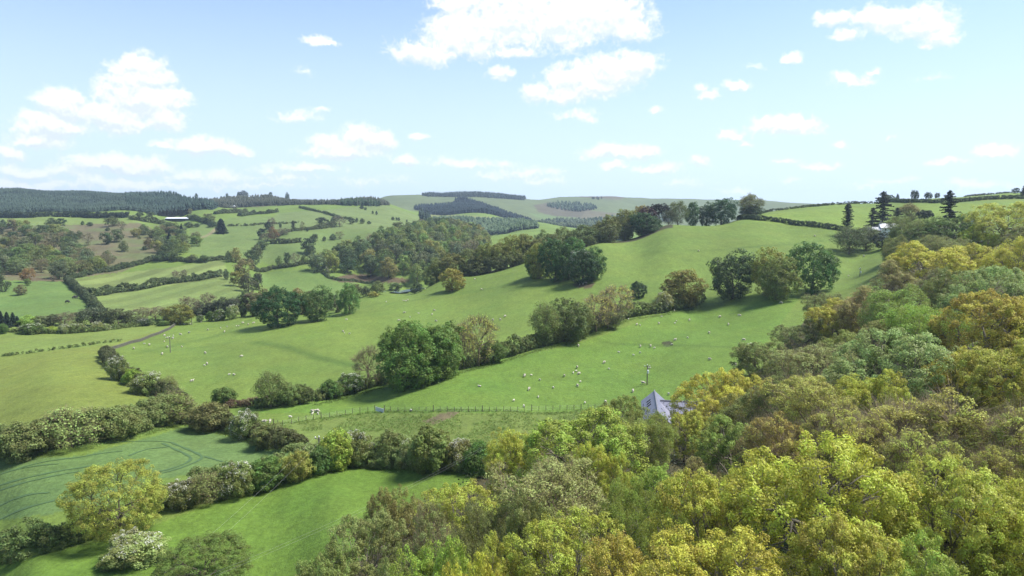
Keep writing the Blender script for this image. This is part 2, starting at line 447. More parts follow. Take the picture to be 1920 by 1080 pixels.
for poly, (d0, d1), colr in ZONES:
    m = (YY >= d0) & (YY <= d1)
    jx = 2.2 * vnoise(XX / (YY / 40 + 1), YY / (YY / 40 + 1) * 2, 21)
    m &= inpoly(PX + jx, PY + 0.5 * jx, poly)
    cover[m] = colr
# woodland floor below the foreground trees and the dingle
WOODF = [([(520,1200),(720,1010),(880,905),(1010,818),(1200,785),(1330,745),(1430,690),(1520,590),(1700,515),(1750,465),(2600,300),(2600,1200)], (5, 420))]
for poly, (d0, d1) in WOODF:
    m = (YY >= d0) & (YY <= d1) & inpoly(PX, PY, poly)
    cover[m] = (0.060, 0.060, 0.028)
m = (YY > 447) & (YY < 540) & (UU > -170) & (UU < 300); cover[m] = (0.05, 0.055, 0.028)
mt = inpoly(PX, PY, [(-300,418),(305,418),(305,478),(230,510),(120,525),(-300,530)]) & (YY > 440) & (YY < 960)
fv = np.clip(.5 + 1.2 * vnoise(XX / 30, YY / 30, 12) + .7 * vnoise(XX / 11, YY / 11, 13), 0, 1)
cover[mt] = cover[mt] * (1 - .75 * fv[mt])[:, None] + .75 * fv[mt][:, None] * np.array((.10, .145, .05))
# mown stripes of the two hay fields (cut grass lies in alternate directions)
def stripes(poly, d0, d1, a, b, gain):
    m = (YY >= d0) & (YY <= d1) & inpoly(PX, PY, poly)
    t = (XX * math.cos(a) + YY * math.sin(a)) / b
    s = np.clip(np.sin(t * 2 * math.pi) * 4 + vnoise(XX / 12, YY / 12, 4), -1, 1)
    f = 1 + gain * s
    cover[m] *= f[m][:, None]
stripes([(130,525),(420,488),(430,520),(180,555)], 430, 720, R(-8), 34, 0.17)
stripes([(180,555),(430,520),(480,545),(420,585),(200,590)], 360, 620, R(-8), 26, 0.10)
# worn sheep paths across the pastures: thin greener / browner lines
def line_mark(poly, wid, colr, k=0.6):
    W2 = [hit(*q) for q in poly]
    global cover
    for a, b in zip(W2[:-1], W2[1:]):
        d = b[:2] - a[:2]; L2 = (d ** 2).sum()
        t = np.clip(((XX - a[0]) * d[0] + (YY - a[1]) * d[1]) / L2, 0, 1)
        dist = np.hypot(XX - a[0] - t * d[0], YY - a[1] - t * d[1])
        w = np.clip(1 - dist / wid, 0, 1) * k
        cover += w[..., None] * (np.array(colr) - cover)
DARKG = (0.060, 0.120, 0.020)
for poly, wid, k in [
 ([(480,642),(540,652),(600,672),(660,684)], 5.0, .8), ([(1130,642),(1200,646),(1262,648),(1400,652)], 2.5, .7),
 ([(440,640),(380,650),(300,660)], 3, .35), ([(470,600),(420,625),(340,645),(260,662)], 3, .5), ([(860,585),(980,565),(1060,540),(1150,520)], 3, .25),
 ([(1210,480),(1300,470),(1420,462),(1480,455)], 3, .4), ([(1540,452),(1500,456),(1440,462),(1380,466)], 2.5, .6), ([(730,570),(810,555),(900,545),(960,532)], 4, .3),
 ([(880,690),(1010,665),(1140,640)], 2, .15), ([(1180,690),(1300,650),(1440,610)], 3, .2), ([(1190,470),(1290,490),(1400,505)], 4, .2),
 ([(820,770),(880,772)], 1.4, .8), ([(860,820),(900,812),(935,800)], 2, .5), ([(600,775),(650,782),(700,778)], 1.6, .5), ([(720,790),(770,784)], 1.6, .5),
 ([(800,610),(690,640)], 2, .2), ([(0,545),(60,530),(130,540)], 3, .4), ([(0,575),(70,555),(160,560)], 3, .25)]:
    line_mark(poly, wid, DARKG, k)
line_mark([(375,447),(395,438),(405,428)], 4, (0.20, 0.17, 0.12), .9)

gv = np.stack([XX, YY, H], -1).reshape(-1, 3)
ni, nj = XX.shape
ii, jj = np.meshgrid(np.arange(ni - 1), np.arange(nj - 1), indexing='ij')
q = np.stack([ii * nj + jj, (ii + 1) * nj + jj, (ii + 1) * nj + jj + 1, ii * nj + jj + 1], -1).reshape(-1, 4)
m_ground, nt, out = new_mat('ground_cover')
b = N(nt, 'ShaderNodeBsdfPrincipled'); b.inputs['Roughness'].default_value = 0.9; b.inputs['Specular IOR Level'].default_value = 0.15
at = N(nt, 'ShaderNodeAttribute', attribute_name='cover'); tc = N(nt, 'ShaderNodeTexCoord')
def gnoise(scale, detail=4, rough=0.55, st=(1, 1, 1)):
    mp = N(nt, 'ShaderNodeMapping'); mp.inputs['Scale'].default_value = st; nt.links.new(tc.outputs['Object'], mp.inputs['Vector'])
    z = N(nt, 'ShaderNodeTexNoise'); z.inputs['Scale'].default_value = scale; z.inputs['Detail'].default_value = detail; z.inputs['Roughness'].default_value = rough
    nt.links.new(mp.outputs[0], z.inputs['Vector']); return z.outputs['Fac']
def ramp(x, lo, hi, a, bb):
    mr = N(nt, 'ShaderNodeMapRange'); mr.inputs[1].default_value = lo; mr.inputs[2].default_value = hi; mr.inputs[3].default_value = a; mr.inputs[4].default_value = bb
    nt.links.new(x, mr.inputs[0]); return mr.outputs[0]
n1 = ramp(gnoise(0.02, 5, 0.6), .3, .7, .86, 1.14)
n2 = ramp(gnoise(0.35, 5, 0.65, (1, .45, 1)), .3, .7, .86, 1.14)
n3 = ramp(gnoise(1.1, 6, 0.75), .3, .7, .70, 1.30)
prod = math_n(nt, 'MULTIPLY', math_n(nt, 'MULTIPLY', n1, n2), n3)
mul = N(nt, 'ShaderNodeVectorMath', operation='SCALE'); nt.links.new(at.outputs['Color'], mul.inputs[0]); nt.links.new(prod, mul.inputs['Scale'])
hs = N(nt, 'ShaderNodeHueSaturation'); nt.links.new(mul.outputs[0], hs.inputs['Color'])
nt.links.new(ramp(gnoise(0.055, 4, 0.6), .3, .7, .492, .508), hs.inputs['Hue'])
nt.links.new(hs.outputs[0], b.inputs['Base Color'])
bp = N(nt, 'ShaderNodeBump'); bp.inputs['Strength'].default_value = 0.8; bp.inputs['Distance'].default_value = 0.35
nt.links.new(gnoise(1.3, 6, 0.7), bp.inputs['Height']); nt.links.new(bp.outputs[0], b.inputs['Normal'])
nt.links.new(b.outputs[0], out.inputs['Surface'])
cover = cover * .71 * np.array((1.10, 1.0, .84)) + .08 * cover.mean(-1, keepdims=True)
rgba = np.concatenate([cover.reshape(-1, 3), np.ones((ni * nj, 1))], 1)
g_o = mobj('ground', mesh_from('ground', gv, q, m_ground, True, {'cover': ('POINT', 'FLOAT_COLOR', rgba)}))
tag(g_o, 'rolling green valley of pastures, meadows and moorland hills', None, None, 'structure')
# wheel tracks pressed into the growing crop
m_tr = plain('pressed_crop', (.040, .085, .024), .9, .3, 1.5)
tr = MB()
for poly, wid, k in [([(-40,920),(0,911),(64,895),(167,874)], 1.5, .8), ([(-40,929),(0,920),(64,903),(150,884)], 1.5, .7), ([(-30,955),(0,947),(92,924)], 1.5, .7), ([(-40,985),(0,972),(83,947),(167,919),(200,908)], 1.6, .95), ([(242,855),(258,848),(278,842),(314,838)], 1.2, .6), ([(305,831),(335,845),(361,858),(358,866),(345,872),(320,880),(300,884)], 1.1, .9), ([(322,830),(352,842),(380,855),(384,860),(360,870),(333,880),(305,887)], 1.1, .9), ([(384,856),(410,864),(433,869)], 1.1, .6), ([(195,832),(240,828),(290,826),(325,830)], 1.1, .5), ([(30,880),(150,858),(230,846)], 1.5, .5), ([(0,890),(110,870)], 1.5, .5)]:
    W2 = [hit(*q, 60, 200) for q in poly]; p2 = []
    for a, b_ in zip(W2[:-1], W2[1:]):
        m_ = max(2, int(np.linalg.norm(b_[:2] - a[:2]) / .8)); p2 += [a[:2] + (b_[:2] - a[:2]) * t for t in np.linspace(0, 1, m_, endpoint=False)]
    p2 = np.array(p2 + [W2[-1][:2]])
    if len(p2) > 12:
        for _ in range(3): p2[2:-2] = (p2[:-4] + p2[1:-3] + p2[2:-2] + p2[3:-1] + p2[4:]) / 5
    V = []
    for i in range(len(p2)):
        d = p2[min(i + 1, len(p2) - 1)] - p2[max(i - 1, 0)]; d = d / np.linalg.norm(d); nv = np.array((-d[1], d[0])); ww = (.10 + .22 * k) * (1 + .3 * math.sin(i * .9))
        for s in (-1, 1):
            q2 = p2[i] + nv * s * ww; V.append((q2[0], q2[1], ground(q2[0], q2[1]) + .07))
    tr.add(V, [[2 * i, 2 * i + 1, 2 * i + 3, 2 * i + 2] for i in range(len(p2) - 1)])
tag(tr.build('wheel_track_path', m_tr), 'dark wheel tracks curving through the growing crop', None, None, 'structure')
# ------------------------------------------------------------------ daylight
SUN_EL, SUN_AZ = R(58), R(80)       # azimuth from +Y (ahead) towards +X (right)
world = bpy.data.worlds.new('World'); C.world = world; world.use_nodes = True
nt = world.node_tree; nt.nodes.clear()
wo = N(nt, 'ShaderNodeOutputWorld'); bg = N(nt, 'ShaderNodeBackground')
sky = N(nt, 'ShaderNodeTexSky', sky_type='NISHITA', sun_disc=False)
sky.sun_elevation = SUN_EL; sky.sun_rotation = SUN_AZ; sky.altitude = 200; sky.air_density = 1.0; sky.dust_density = 0.3; sky.ozone_density = 1.0
bg.inputs['Strength'].default_value = 0.092
geo = N(nt, 'ShaderNodeTexCoord'); sx = N(nt, 'ShaderNodeSeparateXYZ'); nt.links.new(geo.outputs['Generated'], sx.inputs[0])
az = math_n(nt, 'ARCTAN2', sx.outputs[0], sx.outputs[1]); el = math_n(nt, 'ARCSINE', sx.outputs[2])
# clouds at their places in the sky: (photo x, y, half width, half height, weight)
CL = [
 (880,70,75,42,1),(960,45,90,50,1),(1060,40,110,55,1),(1140,30,70,45,.95),(1180,55,50,22,.75),(800,100,62,26,.9),(770,95,28,14,.6),(960,100,45,14,.7),(935,138,24,13,.8),
 (860,10,60,20,.8),(1080,150,60,30,1),(1150,140,55,32,1),(1185,125,42,26,1),(1002,176,24,20,.95),(1060,180,40,16,.8),(1110,165,60,24,.9),(1080,215,40,10,.4),(1108,225,16,9,.45),
 (1690,38,75,27,1),(1765,70,32,22,.95),(1720,50,60,24,1),(1558,38,33,14,.95),(1590,68,30,12,.85),(1640,40,34,18,.8),
 (1485,105,18,11,.8),(1408,124,18,6,.5),(1384,161,22,12,.8),(1316,160,14,10,.6),(1328,178,20,8,.5),(1595,152,42,14,.5),(1635,136,16,9,.55),(1750,148,30,6,.25),
 (1230,209,13,8,.5),(1473,240,62,22,.95),(1500,232,30,16,.9),(1370,255,27,12,.85),(1395,266,18,7,.5),(1578,268,16,9,.7),(1668,264,8,5,.4),
 (1150,288,58,16,.9),(1195,290,34,17,.8),(1225,318,44,10,.8),(1150,312,30,8,.6),(1311,304,20,9,.7),(1467,305,22,5,.45),(1535,315,40,9,.7),(1690,338,28,8,.5),(1868,284,38,12,.9),(1768,308,32,9,.75),
 (1840,350,70,10,.5),(1650,340,24,6,.4),(1480,338,20,7,.4),(1380,358,30,8,.4),(1280,342,40,8,.4),(1620,350,30,6,.3),
 (255,150,42,44,1),(270,190,70,40,1),(215,225,60,32,1),(250,125,24,22,.9),(330,188,32,22,.9),(310,225,40,24,.9),(300,148,24,14,.5),
 (115,205,46,34,1),(90,240,56,28,.95),(70,265,50,16,.85),(15,285,26,18,.8),(130,190,26,20,.8),
 (375,278,60,20,.95),(430,285,46,14,.9),(305,274,20,10,.8),(365,265,36,14,.8),
 (680,265,50,26,1),(645,285,80,17,.95),(610,270,32,16,.85),(715,268,26,18,.8),(570,315,80,12,.6),(510,322,26,9,.5),(764,303,24,11,.85),(781,255,18,8,.75),(600,76,22,12,.7),(575,74,16,9,.5),(618,84,16,8,.6),(572,134,14,9,.4),(553,218,36,10,.5),(600,208,16,5,.3),(932,146,20,8,.6),
 (215,310,90,18,.85),(280,310,40,12,.7),(110,325,70,14,.5),(40,325,60,14,.6),(360,332,60,14,.5),(420,335,60,16,.55),(540,335,60,10,.4),(860,306,60,11,.6),(910,330,30,9,.4),(985,325,60,14,.55),(950,312,18,8,.4),(1010,340,60,8,.35),(700,340,60,8,.3),
 (60,348,120,14,.6),(260,348,160,14,.55),(480,350,100,10,.4),
]
# cloud cover computed over azimuth and elevation of the sky: R = how much cloud, G = how bright
AZ0, AZ1, EL0, EL1 = R(-46), R(46), R(-4), R(30)
IW, IH = 2200, 820
ga, ge = np.meshgrid(np.linspace(AZ0, AZ1, IW), np.linspace(EL0, EL1, IH))
def fbm(x, y, seed, octs=5, rough=.55, billow=False):
    t, a, nn = 0, 1.0, 0
    for o in range(octs):
        v = vnoise(x * 2 ** o + 17.3 * o, y * 2 ** o + 9.1 * o, seed + o)
        t = t + a * ((1 - 2 * np.abs(v)) if billow else v); nn += a; a *= rough
    return t / nn
wa = ga + .010 * fbm(ga * 28, ge * 34, 40) + .004 * fbm(ga * 120, ge * 130, 50, 4)
we = ge + .008 * fbm(ga * 28, ge * 34, 60) + .004 * fbm(ga * 120, ge * 130, 70, 4)
dens = np.full(ga.shape, -1.0); low = np.zeros(ga.shape)
for px, py, rx, ry, w in CL:
    d = pix(px, py, 1.0) - np.array((0, 0, CZ)); L = np.linalg.norm(d)
    a0, e0 = math.atan2(d[0], d[1]), math.asin(d[2] / L)
    k = (1 / F) * math.cos(math.atan((px - 960) / F))
    dy_ = (we - e0) / (ry * k)
    dy_ = np.where(dy_ < 0, dy_ * 1.25, dy_)                      # flatter undersides
    r = np.sqrt(((wa - a0) / (rx * k)) ** 2 + dy_ ** 2) / 1.30
    t = w * (1 - r)
    hh = np.clip(.9 - np.abs(t - dens) / .2, 0, 1)
    dens = np.maximum(dens, t) + .04 * hh * hh
bil = fbm(wa * 70, we * 85, 80, 5, .6, True); fin = fbm(ga * 230, ge * 250, 90, 4, .6)
dd = dens + .20 * bil + .13 * fin + .16 * fbm(ga * 45, ge * 60, 33, 3)
al = np.clip((dd - .03) / .54, 0, 1); al = al * al * (3 - 2 * al)
up = np.roll(dd, -10, axis=0)                                     # thick cloud above = greyer here
br = np.clip(.46 + 2.2 * (dd - up) + .45 * bil + .25 * fbm(ga * 40, ge * 55, 21, 3) - .35 * np.clip(dd - .5, 0, 1), 0, 1) 
img = bpy.data.images.new('cloud_cover', IW, IH, float_buffer=True, is_data=True)
px4 = np.ones((IH, IW, 4), np.float32); px4[..., 0] = al; px4[..., 1] = br; px4[..., 2] = 0
img.pixels.foreach_set(px4.ravel()); img.update(); img.pack()
cmb = N(nt, 'ShaderNodeCombineXYZ')
nt.links.new(math_n(nt, 'DIVIDE', math_n(nt, 'SUBTRACT', az, AZ0), AZ1 - AZ0), cmb.inputs[0])
nt.links.new(math_n(nt, 'DIVIDE', math_n(nt, 'SUBTRACT', el, EL0), EL1 - EL0), cmb.inputs[1])
it = N(nt, 'ShaderNodeTexImage', image=img, extension='CLIP', interpolation='Linear'); nt.links.new(cmb.outputs[0], it.inputs['Vector'])
sc = N(nt, 'ShaderNodeSeparateColor'); nt.links.new(it.outputs['Color'], sc.inputs[0])
tint = N(nt, 'ShaderNodeMix', data_type='RGBA', blend_type='MULTIPLY'); tint.inputs[0].default_value = 1.0
tint.inputs[7].default_value = (.85, .92, 1.0, 1)
nt.links.new(sky.outputs[0], tint.inputs[6])
# milky air low over the horizon
hz = N(nt, 'ShaderNodeMapRange', interpolation_type='SMOOTHSTEP'); hz.inputs[1].default_value = R(-2); hz.inputs[2].default_value = R(22); hz.inputs[3].default_value = .90; hz.inputs[4].default_value = .12; nt.links.new(el, hz.inputs[0])
CLW = 5.4
mh = N(nt, 'ShaderNodeMix', data_type='RGBA'); nt.links.new(hz.outputs[0], mh.inputs[0]); nt.links.new(tint.outputs[2], mh.inputs[6]); mh.inputs[7].default_value = (CLW * .77, CLW * .915, CLW * 1.05, 1)
shade = N(nt, 'ShaderNodeMix', data_type='RGBA'); nt.links.new(sc.outputs[1], shade.inputs[0]); shade.inputs[7].default_value = (CLW * 1.12, CLW * 1.12, CLW * 1.12, 1); shade.inputs[6].default_value = (CLW * .80, CLW * .88, CLW * .97, 1)
mc = N(nt, 'ShaderNodeMix', data_type='RGBA'); nt.links.new(sc.outputs[0], mc.inputs[0]); nt.links.new(mh.outputs[2], mc.inputs[6]); nt.links.new(shade.outputs[2], mc.inputs[7])
nt.links.new(mc.outputs[2], bg.inputs['Color']); nt.links.new(bg.outputs[0], wo.inputs['Surface'])
world.cycles.sampling_method = 'MANUAL'; world.cycles.sample_map_resolution = 512

sd = bpy.data.lights.new('sun', 'SUN'); sd.energy = 4.5; sd.angle = R(20); sd.color = (1.0, .955, .88)
so = link(bpy.data.objects.new('sun', sd))
sdir = np.array((math.sin(SUN_AZ) * math.cos(SUN_EL), math.cos(SUN_AZ) * math.cos(SUN_EL), math.sin(SUN_EL)))
from mathutils import Vector
so.rotation_euler = Vector(sdir).to_track_quat('Z', 'Y').to_euler(); so.location = (0, 0, 300)

C.view_settings.view_transform = 'Standard'; C.view_settings.look = 'None'; C.view_settings.exposure = 1.15; C.view_settings.gamma = 1
C.cycles.max_bounces = 6; C.cycles.diffuse_bounces = 3; C.cycles.transmission_bounces = 4; C.cycles.volume_bounces = 0; C.cycles.transparent_max_bounces = 8
C.cycles.use_denoising = True
# ------------------------------------------------------------------ plant materials
def foliage_mat(name, transl=0.38, rough=0.55, vary=0.3):
    m, nt, out = new_mat(name)
    oi = N(nt, 'ShaderNodeObjectInfo')
    al = N(nt, 'ShaderNodeAttribute', attribute_name='leaf'); ac = N(nt, 'ShaderNodeAttribute', attribute_name='clump')
    def rp(x, a, b_):
        mr = N(nt, 'ShaderNodeMapRange'); mr.inputs[3].default_value = a; mr.inputs[4].default_value = b_; nt.links.new(x, mr.inputs[0]); return mr.outputs[0]
    hs = N(nt, 'ShaderNodeHueSaturation'); nt.links.new(oi.outputs['Color'], hs.inputs['Color'])
    hue = math_n(nt, 'ADD', rp(ac.outputs['Fac'], -.018, .022), rp(oi.outputs['Random'], .488, .512))
    nt.links.new(math_n(nt, 'ADD', hue, rp(al.outputs['Fac'], -.008, .008)), hs.inputs['Hue'])
    val = math_n(nt, 'MULTIPLY', rp(al.outputs['Fac'], 1 - vary, 1 + vary), rp(ac.outputs['Fac'], .74, 1.26))
    nt.links.new(val, hs.inputs['Value']); hs.inputs['Saturation'].default_value = 1.0
    p = N(nt, 'ShaderNodeBsdfPrincipled'); p.inputs['Roughness'].default_value = rough; p.inputs['Specular IOR Level'].default_value = 0.22
    nt.links.new(hs.outputs[0], p.inputs['Base Color'])
    tr = N(nt, 'ShaderNodeBsdfTranslucent'); sat = N(nt, 'ShaderNodeHueSaturation'); sat.inputs['Hue'].default_value = .49; sat.inputs['Value'].default_value = 1.25
    nt.links.new(hs.outputs[0], sat.inputs['Color']); nt.links.new(sat.outputs[0], tr.inputs['Color'])
    mx = N(nt, 'ShaderNodeMixShader'); mx.inputs[0].default_value = transl
    nt.links.new(p.outputs[0], mx.inputs[1]); nt.links.new(tr.outputs[0], mx.inputs[2]); nt.links.new(mx.outputs[0], out.inputs['Surface'])
    return m
M_LEAF = foliage_mat('leaves')
M_NEEDLE = foliage_mat('needles', .12, .65, .4)
M_BLOSSOM = foliage_mat('blossom', .25, .7, .12)
M_BARK = plain('bark', (.095, .078, .056), .9, .35, 2.5)
M_PALEBARK = plain('pale_bark', (.17, .15, .115), .9, .3, 2.5)
M_TWIG = plain('twig_bark', (.19, .15, .09), .9, .3, 2.0)

# ------------------------------------------------------------------ leaves as small folded faces
def unit(v):
    return v / (np.linalg.norm(v, axis=-1, keepdims=True) + 1e-9)

def leaf_mesh(name, pos, nor, size, clump, mat, wide=.36, r=rng):
    n_ = len(pos)
    t = unit(np.cross(nor, r.normal(size=(n_, 3)))); b_ = np.cross(nor, t)
    s = size[:, None]
    V = np.stack([pos - t * s * .5, pos + b_ * s * wide + nor * s * .10, pos + t * s * .5, pos - b_ * s * wide + nor * s * .10], 1).reshape(-1, 3)
    Q = np.arange(n_ * 4).reshape(-1, 4)
    return mesh_from(name, V, Q, mat, False, {'leaf': ('FACE', 'FLOAT', r.random(n_)), 'clump': ('FACE', 'FLOAT', clump)})

def clump_leaves(pts_, nrm, per, rad, size, r, flat=.6, up=.55, spread=.5):
    """puffs of leaves: each clump is a ragged little dome turned outwards and up"""
    n_ = len(pts_); k = np.repeat(np.arange(n_), per)
    ax = unit(nrm * .7 + np.array((0, 0, up)))[k]
    g = unit(r.normal(size=(len(k), 3)) + ax * .55)
    rr = np.broadcast_to(rad, (n_,))[k][:, None] * (r.uniform(.35, 1.0, (len(k), 1)) ** .5) * r.uniform(.85, 1.15, (len(k), 1))
    al = (g * ax).sum(1, keepdims=True)
    pos = pts_[k] + rr * (g - (1 - flat) * .6 * al * ax)
    nor = unit(g * .75 + ax * .45 + r.normal(size=g.shape) * spread)
    return pos, nor, size * r.uniform(.7, 1.3, len(k)), r.random(n_)[k]

def kmeans(x, k, r, it=7):
    k = min(k, len(x)); c = x[r.choice(len(x), k, replace=False)]
    for _ in range(it):
        a = ((x[:, None] - c[None]) ** 2).sum(-1).argmin(1)
        for j in range(k):
            if (a == j).any(): c[j] = x[a == j].mean(0)
    return a, c

def bent(a, b_, r, sag=.08, n_=4):
    a, b_ = np.asarray(a, float), np.asarray(b_, float); t = np.linspace(0, 1, n_)[:, None]
    L = np.linalg.norm(b_ - a)
    mid = r.normal(size=3) * L * sag; mid[2] += L * .05
    return a + (b_ - a) * t + mid * (4 * t * (1 - t))

def crown_points(r, h, w, tf, nlobe, n_, core=.74, lobe=(.30, .46), low=.35, drop=0.0):
    """clump centres on the outside of a lumpy crown of several lobes"""
    c0 = np.array((0, 0, h * (tf + 1) / 2)); R0 = np.array((w / 2, w / 2, h * (1 - tf) / 2))
    Cn, Rd = [c0], [R0 * core]
    for i in range(nlobe):
        d = unit(r.normal(size=3)); d[2] = d[2] * .75 + .12
        f = r.uniform(*lobe)
        Cn.append(c0 + R0 * d * (1.0 - f) * r.uniform(.85, 1.05)); Rd.append(np.full(3, f) * (R0 * .6 + R0.mean() * .4))
    Cn, Rd = np.array(Cn), np.array(Rd)
    vol = (Rd.prod(1)) ** (2 / 3); pr = vol / vol.sum()
    P_, Nn = [], []
    while sum(len(p) for p in P_) < n_:
        k = r.choice(len(Cn), 800, p=pr); d = unit(r.normal(size=(800, 3)))
        p = Cn[k] + Rd[k] * d * r.uniform(.72, 1.0, 800)[:, None] ** .6
        q = (((p[:, None] - Cn[None]) / Rd[None]) ** 2).sum(-1)
        q[np.arange(800), k] = 9
        ok = (q.min(1) > .62) & ((d[:, 2] > -.25) | (r.random(800) < low)) & (p[:, 2] > h * tf * .8 - drop)
        P_.append(p[ok]); Nn.append(unit(d / Rd[k])[ok])
    p, nn = np.concatenate(P_)[:n_], np.concatenate(Nn)[:n_]
    # bring to the wanted size
    z0, z1 = np.percentile(p[:, 2], (2, 99.5)); p[:, 2] = h * tf + (p[:, 2] - z0) / (z1 - z0) * h * (1 - tf)
    wx = np.percentile(np.abs(p[:, :2]), 98.5); p[:, :2] *= (w / 2) / wx
    return p, nn

def limbs(p, h, w, tf, r, k1=6, k2=4, k3=0, rad=None, forks=(.55, 1.25), sides=6):
    """trunk that forks to the clump centres"""
    mb = MB(); rad = rad or h * .022
    lean = r.normal(size=2) * w * .02
    top = np.array((lean[0], lean[1], h * max(tf, .12) + h * .30))
    base = np.array((0, 0, -.6))
    tp = bent(base, top, r, .02, 6)
    mb.tube(tp, np.linspace(rad * 1.25, rad * .6, 6), sides + 2)
    a1, c1 = kmeans(p, k1, r)
    for i in range(len(c1)):
        s1 = p[a1 == i]
        if len(s1) < 2: continue
        st = tp[r.integers(2, 6)]
        e1 = st + (c1[i] - st) * .72
        l1 = bent(st, e1, r, .06, 5); mb.tube(l1, np.linspace(rad * .55, rad * .28, 5), sides)
        a2, c2 = kmeans(s1, k2, r)
        for j in range(len(c2)):
            s2 = s1[a2 == j]
            if len(s2) < 1: continue
            st2 = l1[r.integers(2, 5)]; e2 = st2 + (c2[j] - st2) * .8
            l2 = bent(st2, e2, r, .08, 4); mb.tube(l2, np.linspace(rad * .28, rad * .12, 4), max(4, sides - 1))
            if k3:
                for q_ in s2[:k3]:
                    st3 = l2[r.integers(1, 4)]
                    mb.tube(bent(st3, q_, r, .08, 3), np.linspace(rad * .12, rad * .04, 3), 3, False)
    return mb

def twig_sprays(mb, p, nn, r, per, L, rad):
    for q_, d in zip(p, nn):
        for _ in range(per):
            e = q_ + (unit(d * .7 + r.normal(size=3) * .6 + np.array((0, 0, .35)))) * L * r.uniform(.5, 1.2)
            mb.tube(np.array((q_ - d * L * .6, e)), (rad, rad * .4), 3, False)

PROTO = {}
def broadleaf(key, h=14., w=12., tf=.22, nlobe=8, clumps=220, per=60, crad=.9, leaf=.24, seed=1, k=(6, 4, 3), bark=None, twigs=0, twig_len=1.0, twig_rad=.02, blossom=0, flat=.6, low=.35, core=.74, lobe=(.30, .46), sides=6, wide=.36, spread=.5, up=.5, inner=.25, drop=0., rad=None):
    r = np.random.default_rng(seed)
    p, nn = crown_points(r, h, w, tf, nlobe, clumps, core, lobe, low, drop)
    p = p + nn * (r.uniform(-1.1, .5, len(p)) * crad)[:, None]
    mb = limbs(p, h, w, tf, r, *k, rad=rad, sides=sides)
    if twigs: twig_sprays(mb, p, nn, r, twigs, twig_len, twig_rad)
    tm = mesh_from(key + '_trunk', np.concatenate(mb.v), mb.f, bark or M_BARK, True)
    pos, nor, sz, cl = clump_leaves(p, nn, per, crad * r.uniform(.75, 1.3, len(p)), leaf, r, flat, up, spread)
    if inner:   # some leaves inside the crown too
        c0 = np.array((0, 0, h * (tf + 1) / 2)); m_ = r.random(len(p)) < .8
        pi = c0 + (p[m_] - c0) * r.uniform(.45, .85, m_.sum())[:, None]
        a = clump_leaves(pi, nn[m_], max(2, int(per * inner)), crad * 1.3, leaf * 1.1, r, .9, up, 1.0)
        pos, nor, sz, cl = [np.concatenate(z) for z in zip((pos, nor, sz, cl), a)]
    bm = None
    if blossom:
        sd3 = unit(r.normal(size=3) * np.array((1, 1, .2)) + np.array((0, 0, .6)))
        m_ = (nn @ sd3 > .05) & (r.random(len(p)) < blossom)
        a = clump_leaves(p[m_] + nn[m_] * crad * .25, nn[m_], max(3, int(per * .62)), crad * 1.0, leaf * .6, r, .5, up, .9)
        bm = leaf_mesh(key + '_blossom', *a, M_BLOSSOM, .5, r)
    tv = np.concatenate(mb.v); al_ = np.concatenate((pos, tv))
    PROTO[key] = dict(h=float(np.percentile(al_[:, 2], 99.85)), w=float(2 * np.percentile(np.hypot(pos[:, 0], pos[:, 1]), 92)), trunk=tm, crown=leaf_mesh(key + '_crown', pos, nor, sz, cl, M_LEAF, wide, r), blossom=bm)

def conifer(key, h=18., w=7., seed=1, whorl=.8, nb=7, leaf=.55, per=9, bare=.06, shape=.9, droop=.25, miss=.0, mat=None, ragged=.25, top=.0):
    r = np.random.default_rng(seed); mb = MB()
    tp = bent((0, 0, -.6), (0, 0, h * .99), r, .004, 8); mb.tube(tp, np.linspace(h * .018, h * .003, 8), 7)
    pos, nor, sz, cl = [], [], [], []
    z = h * bare
    while z < h * .985:
        f = 1 - z / h
        L0 = w / 2 * (f ** shape) * (1 - top) + w / 2 * top * min(1, f * 6) + .12
        for j in range(nb):
            if r.random() < miss: continue
            a = 2 * math.pi * (j / nb) + r.uniform(-.4, .4); L = L0 * r.uniform(1 - ragged, 1 + ragged)
            d = np.array((math.cos(a), math.sin(a), 0)); zz = z + r.uniform(-.4, .4) * whorl
            m_ = max(2, int(L / leaf * 1.7)); t = np.linspace(.12, 1, m_)
            ln = np.stack([d[0] * L * t, d[1] * L * t, zz - droop * L * t ** 1.4 + .10 * L * t ** 4], 1)
            mb.tube(np.array((ln[0] * np.array((.1, .1, 1)), ln[m_ // 2], ln[-1])), (h * .003, h * .002, h * .0008), 3, False)
            pp = np.repeat(ln, per, 0); sd_ = np.array((-d[1], d[0], 0))
            wd = np.repeat((1.05 - t) * L * .30 + .1, per)
            pp = pp + sd_ * (r.uniform(-1, 1, len(pp)) * wd)[:, None] + r.normal(size=pp.shape) * leaf * .16
            pp[:, 2] -= np.abs(r.normal(size=len(pp))) * leaf * .25
            pos.append(pp); nor.append(unit(np.array((0, 0, .8)) + d * .4 + r.normal(size=pp.shape) * .55)); sz.append(leaf * r.uniform(.7, 1.3, len(pp))); cl.append(np.full(len(pp), r.random()))
        z += whorl * (.45 + .75 * f)
    pos, nor, sz, cl = [np.concatenate(z_) for z_ in (pos, nor, sz, cl)]
    PROTO[key] = dict(h=h, w=w, trunk=mesh_from(key + '_trunk', np.concatenate(mb.v), mb.f, M_BARK, True), crown=leaf_mesh(key + '_crown', pos, nor, sz, cl, mat or M_NEEDLE, .3, r), blossom=None)

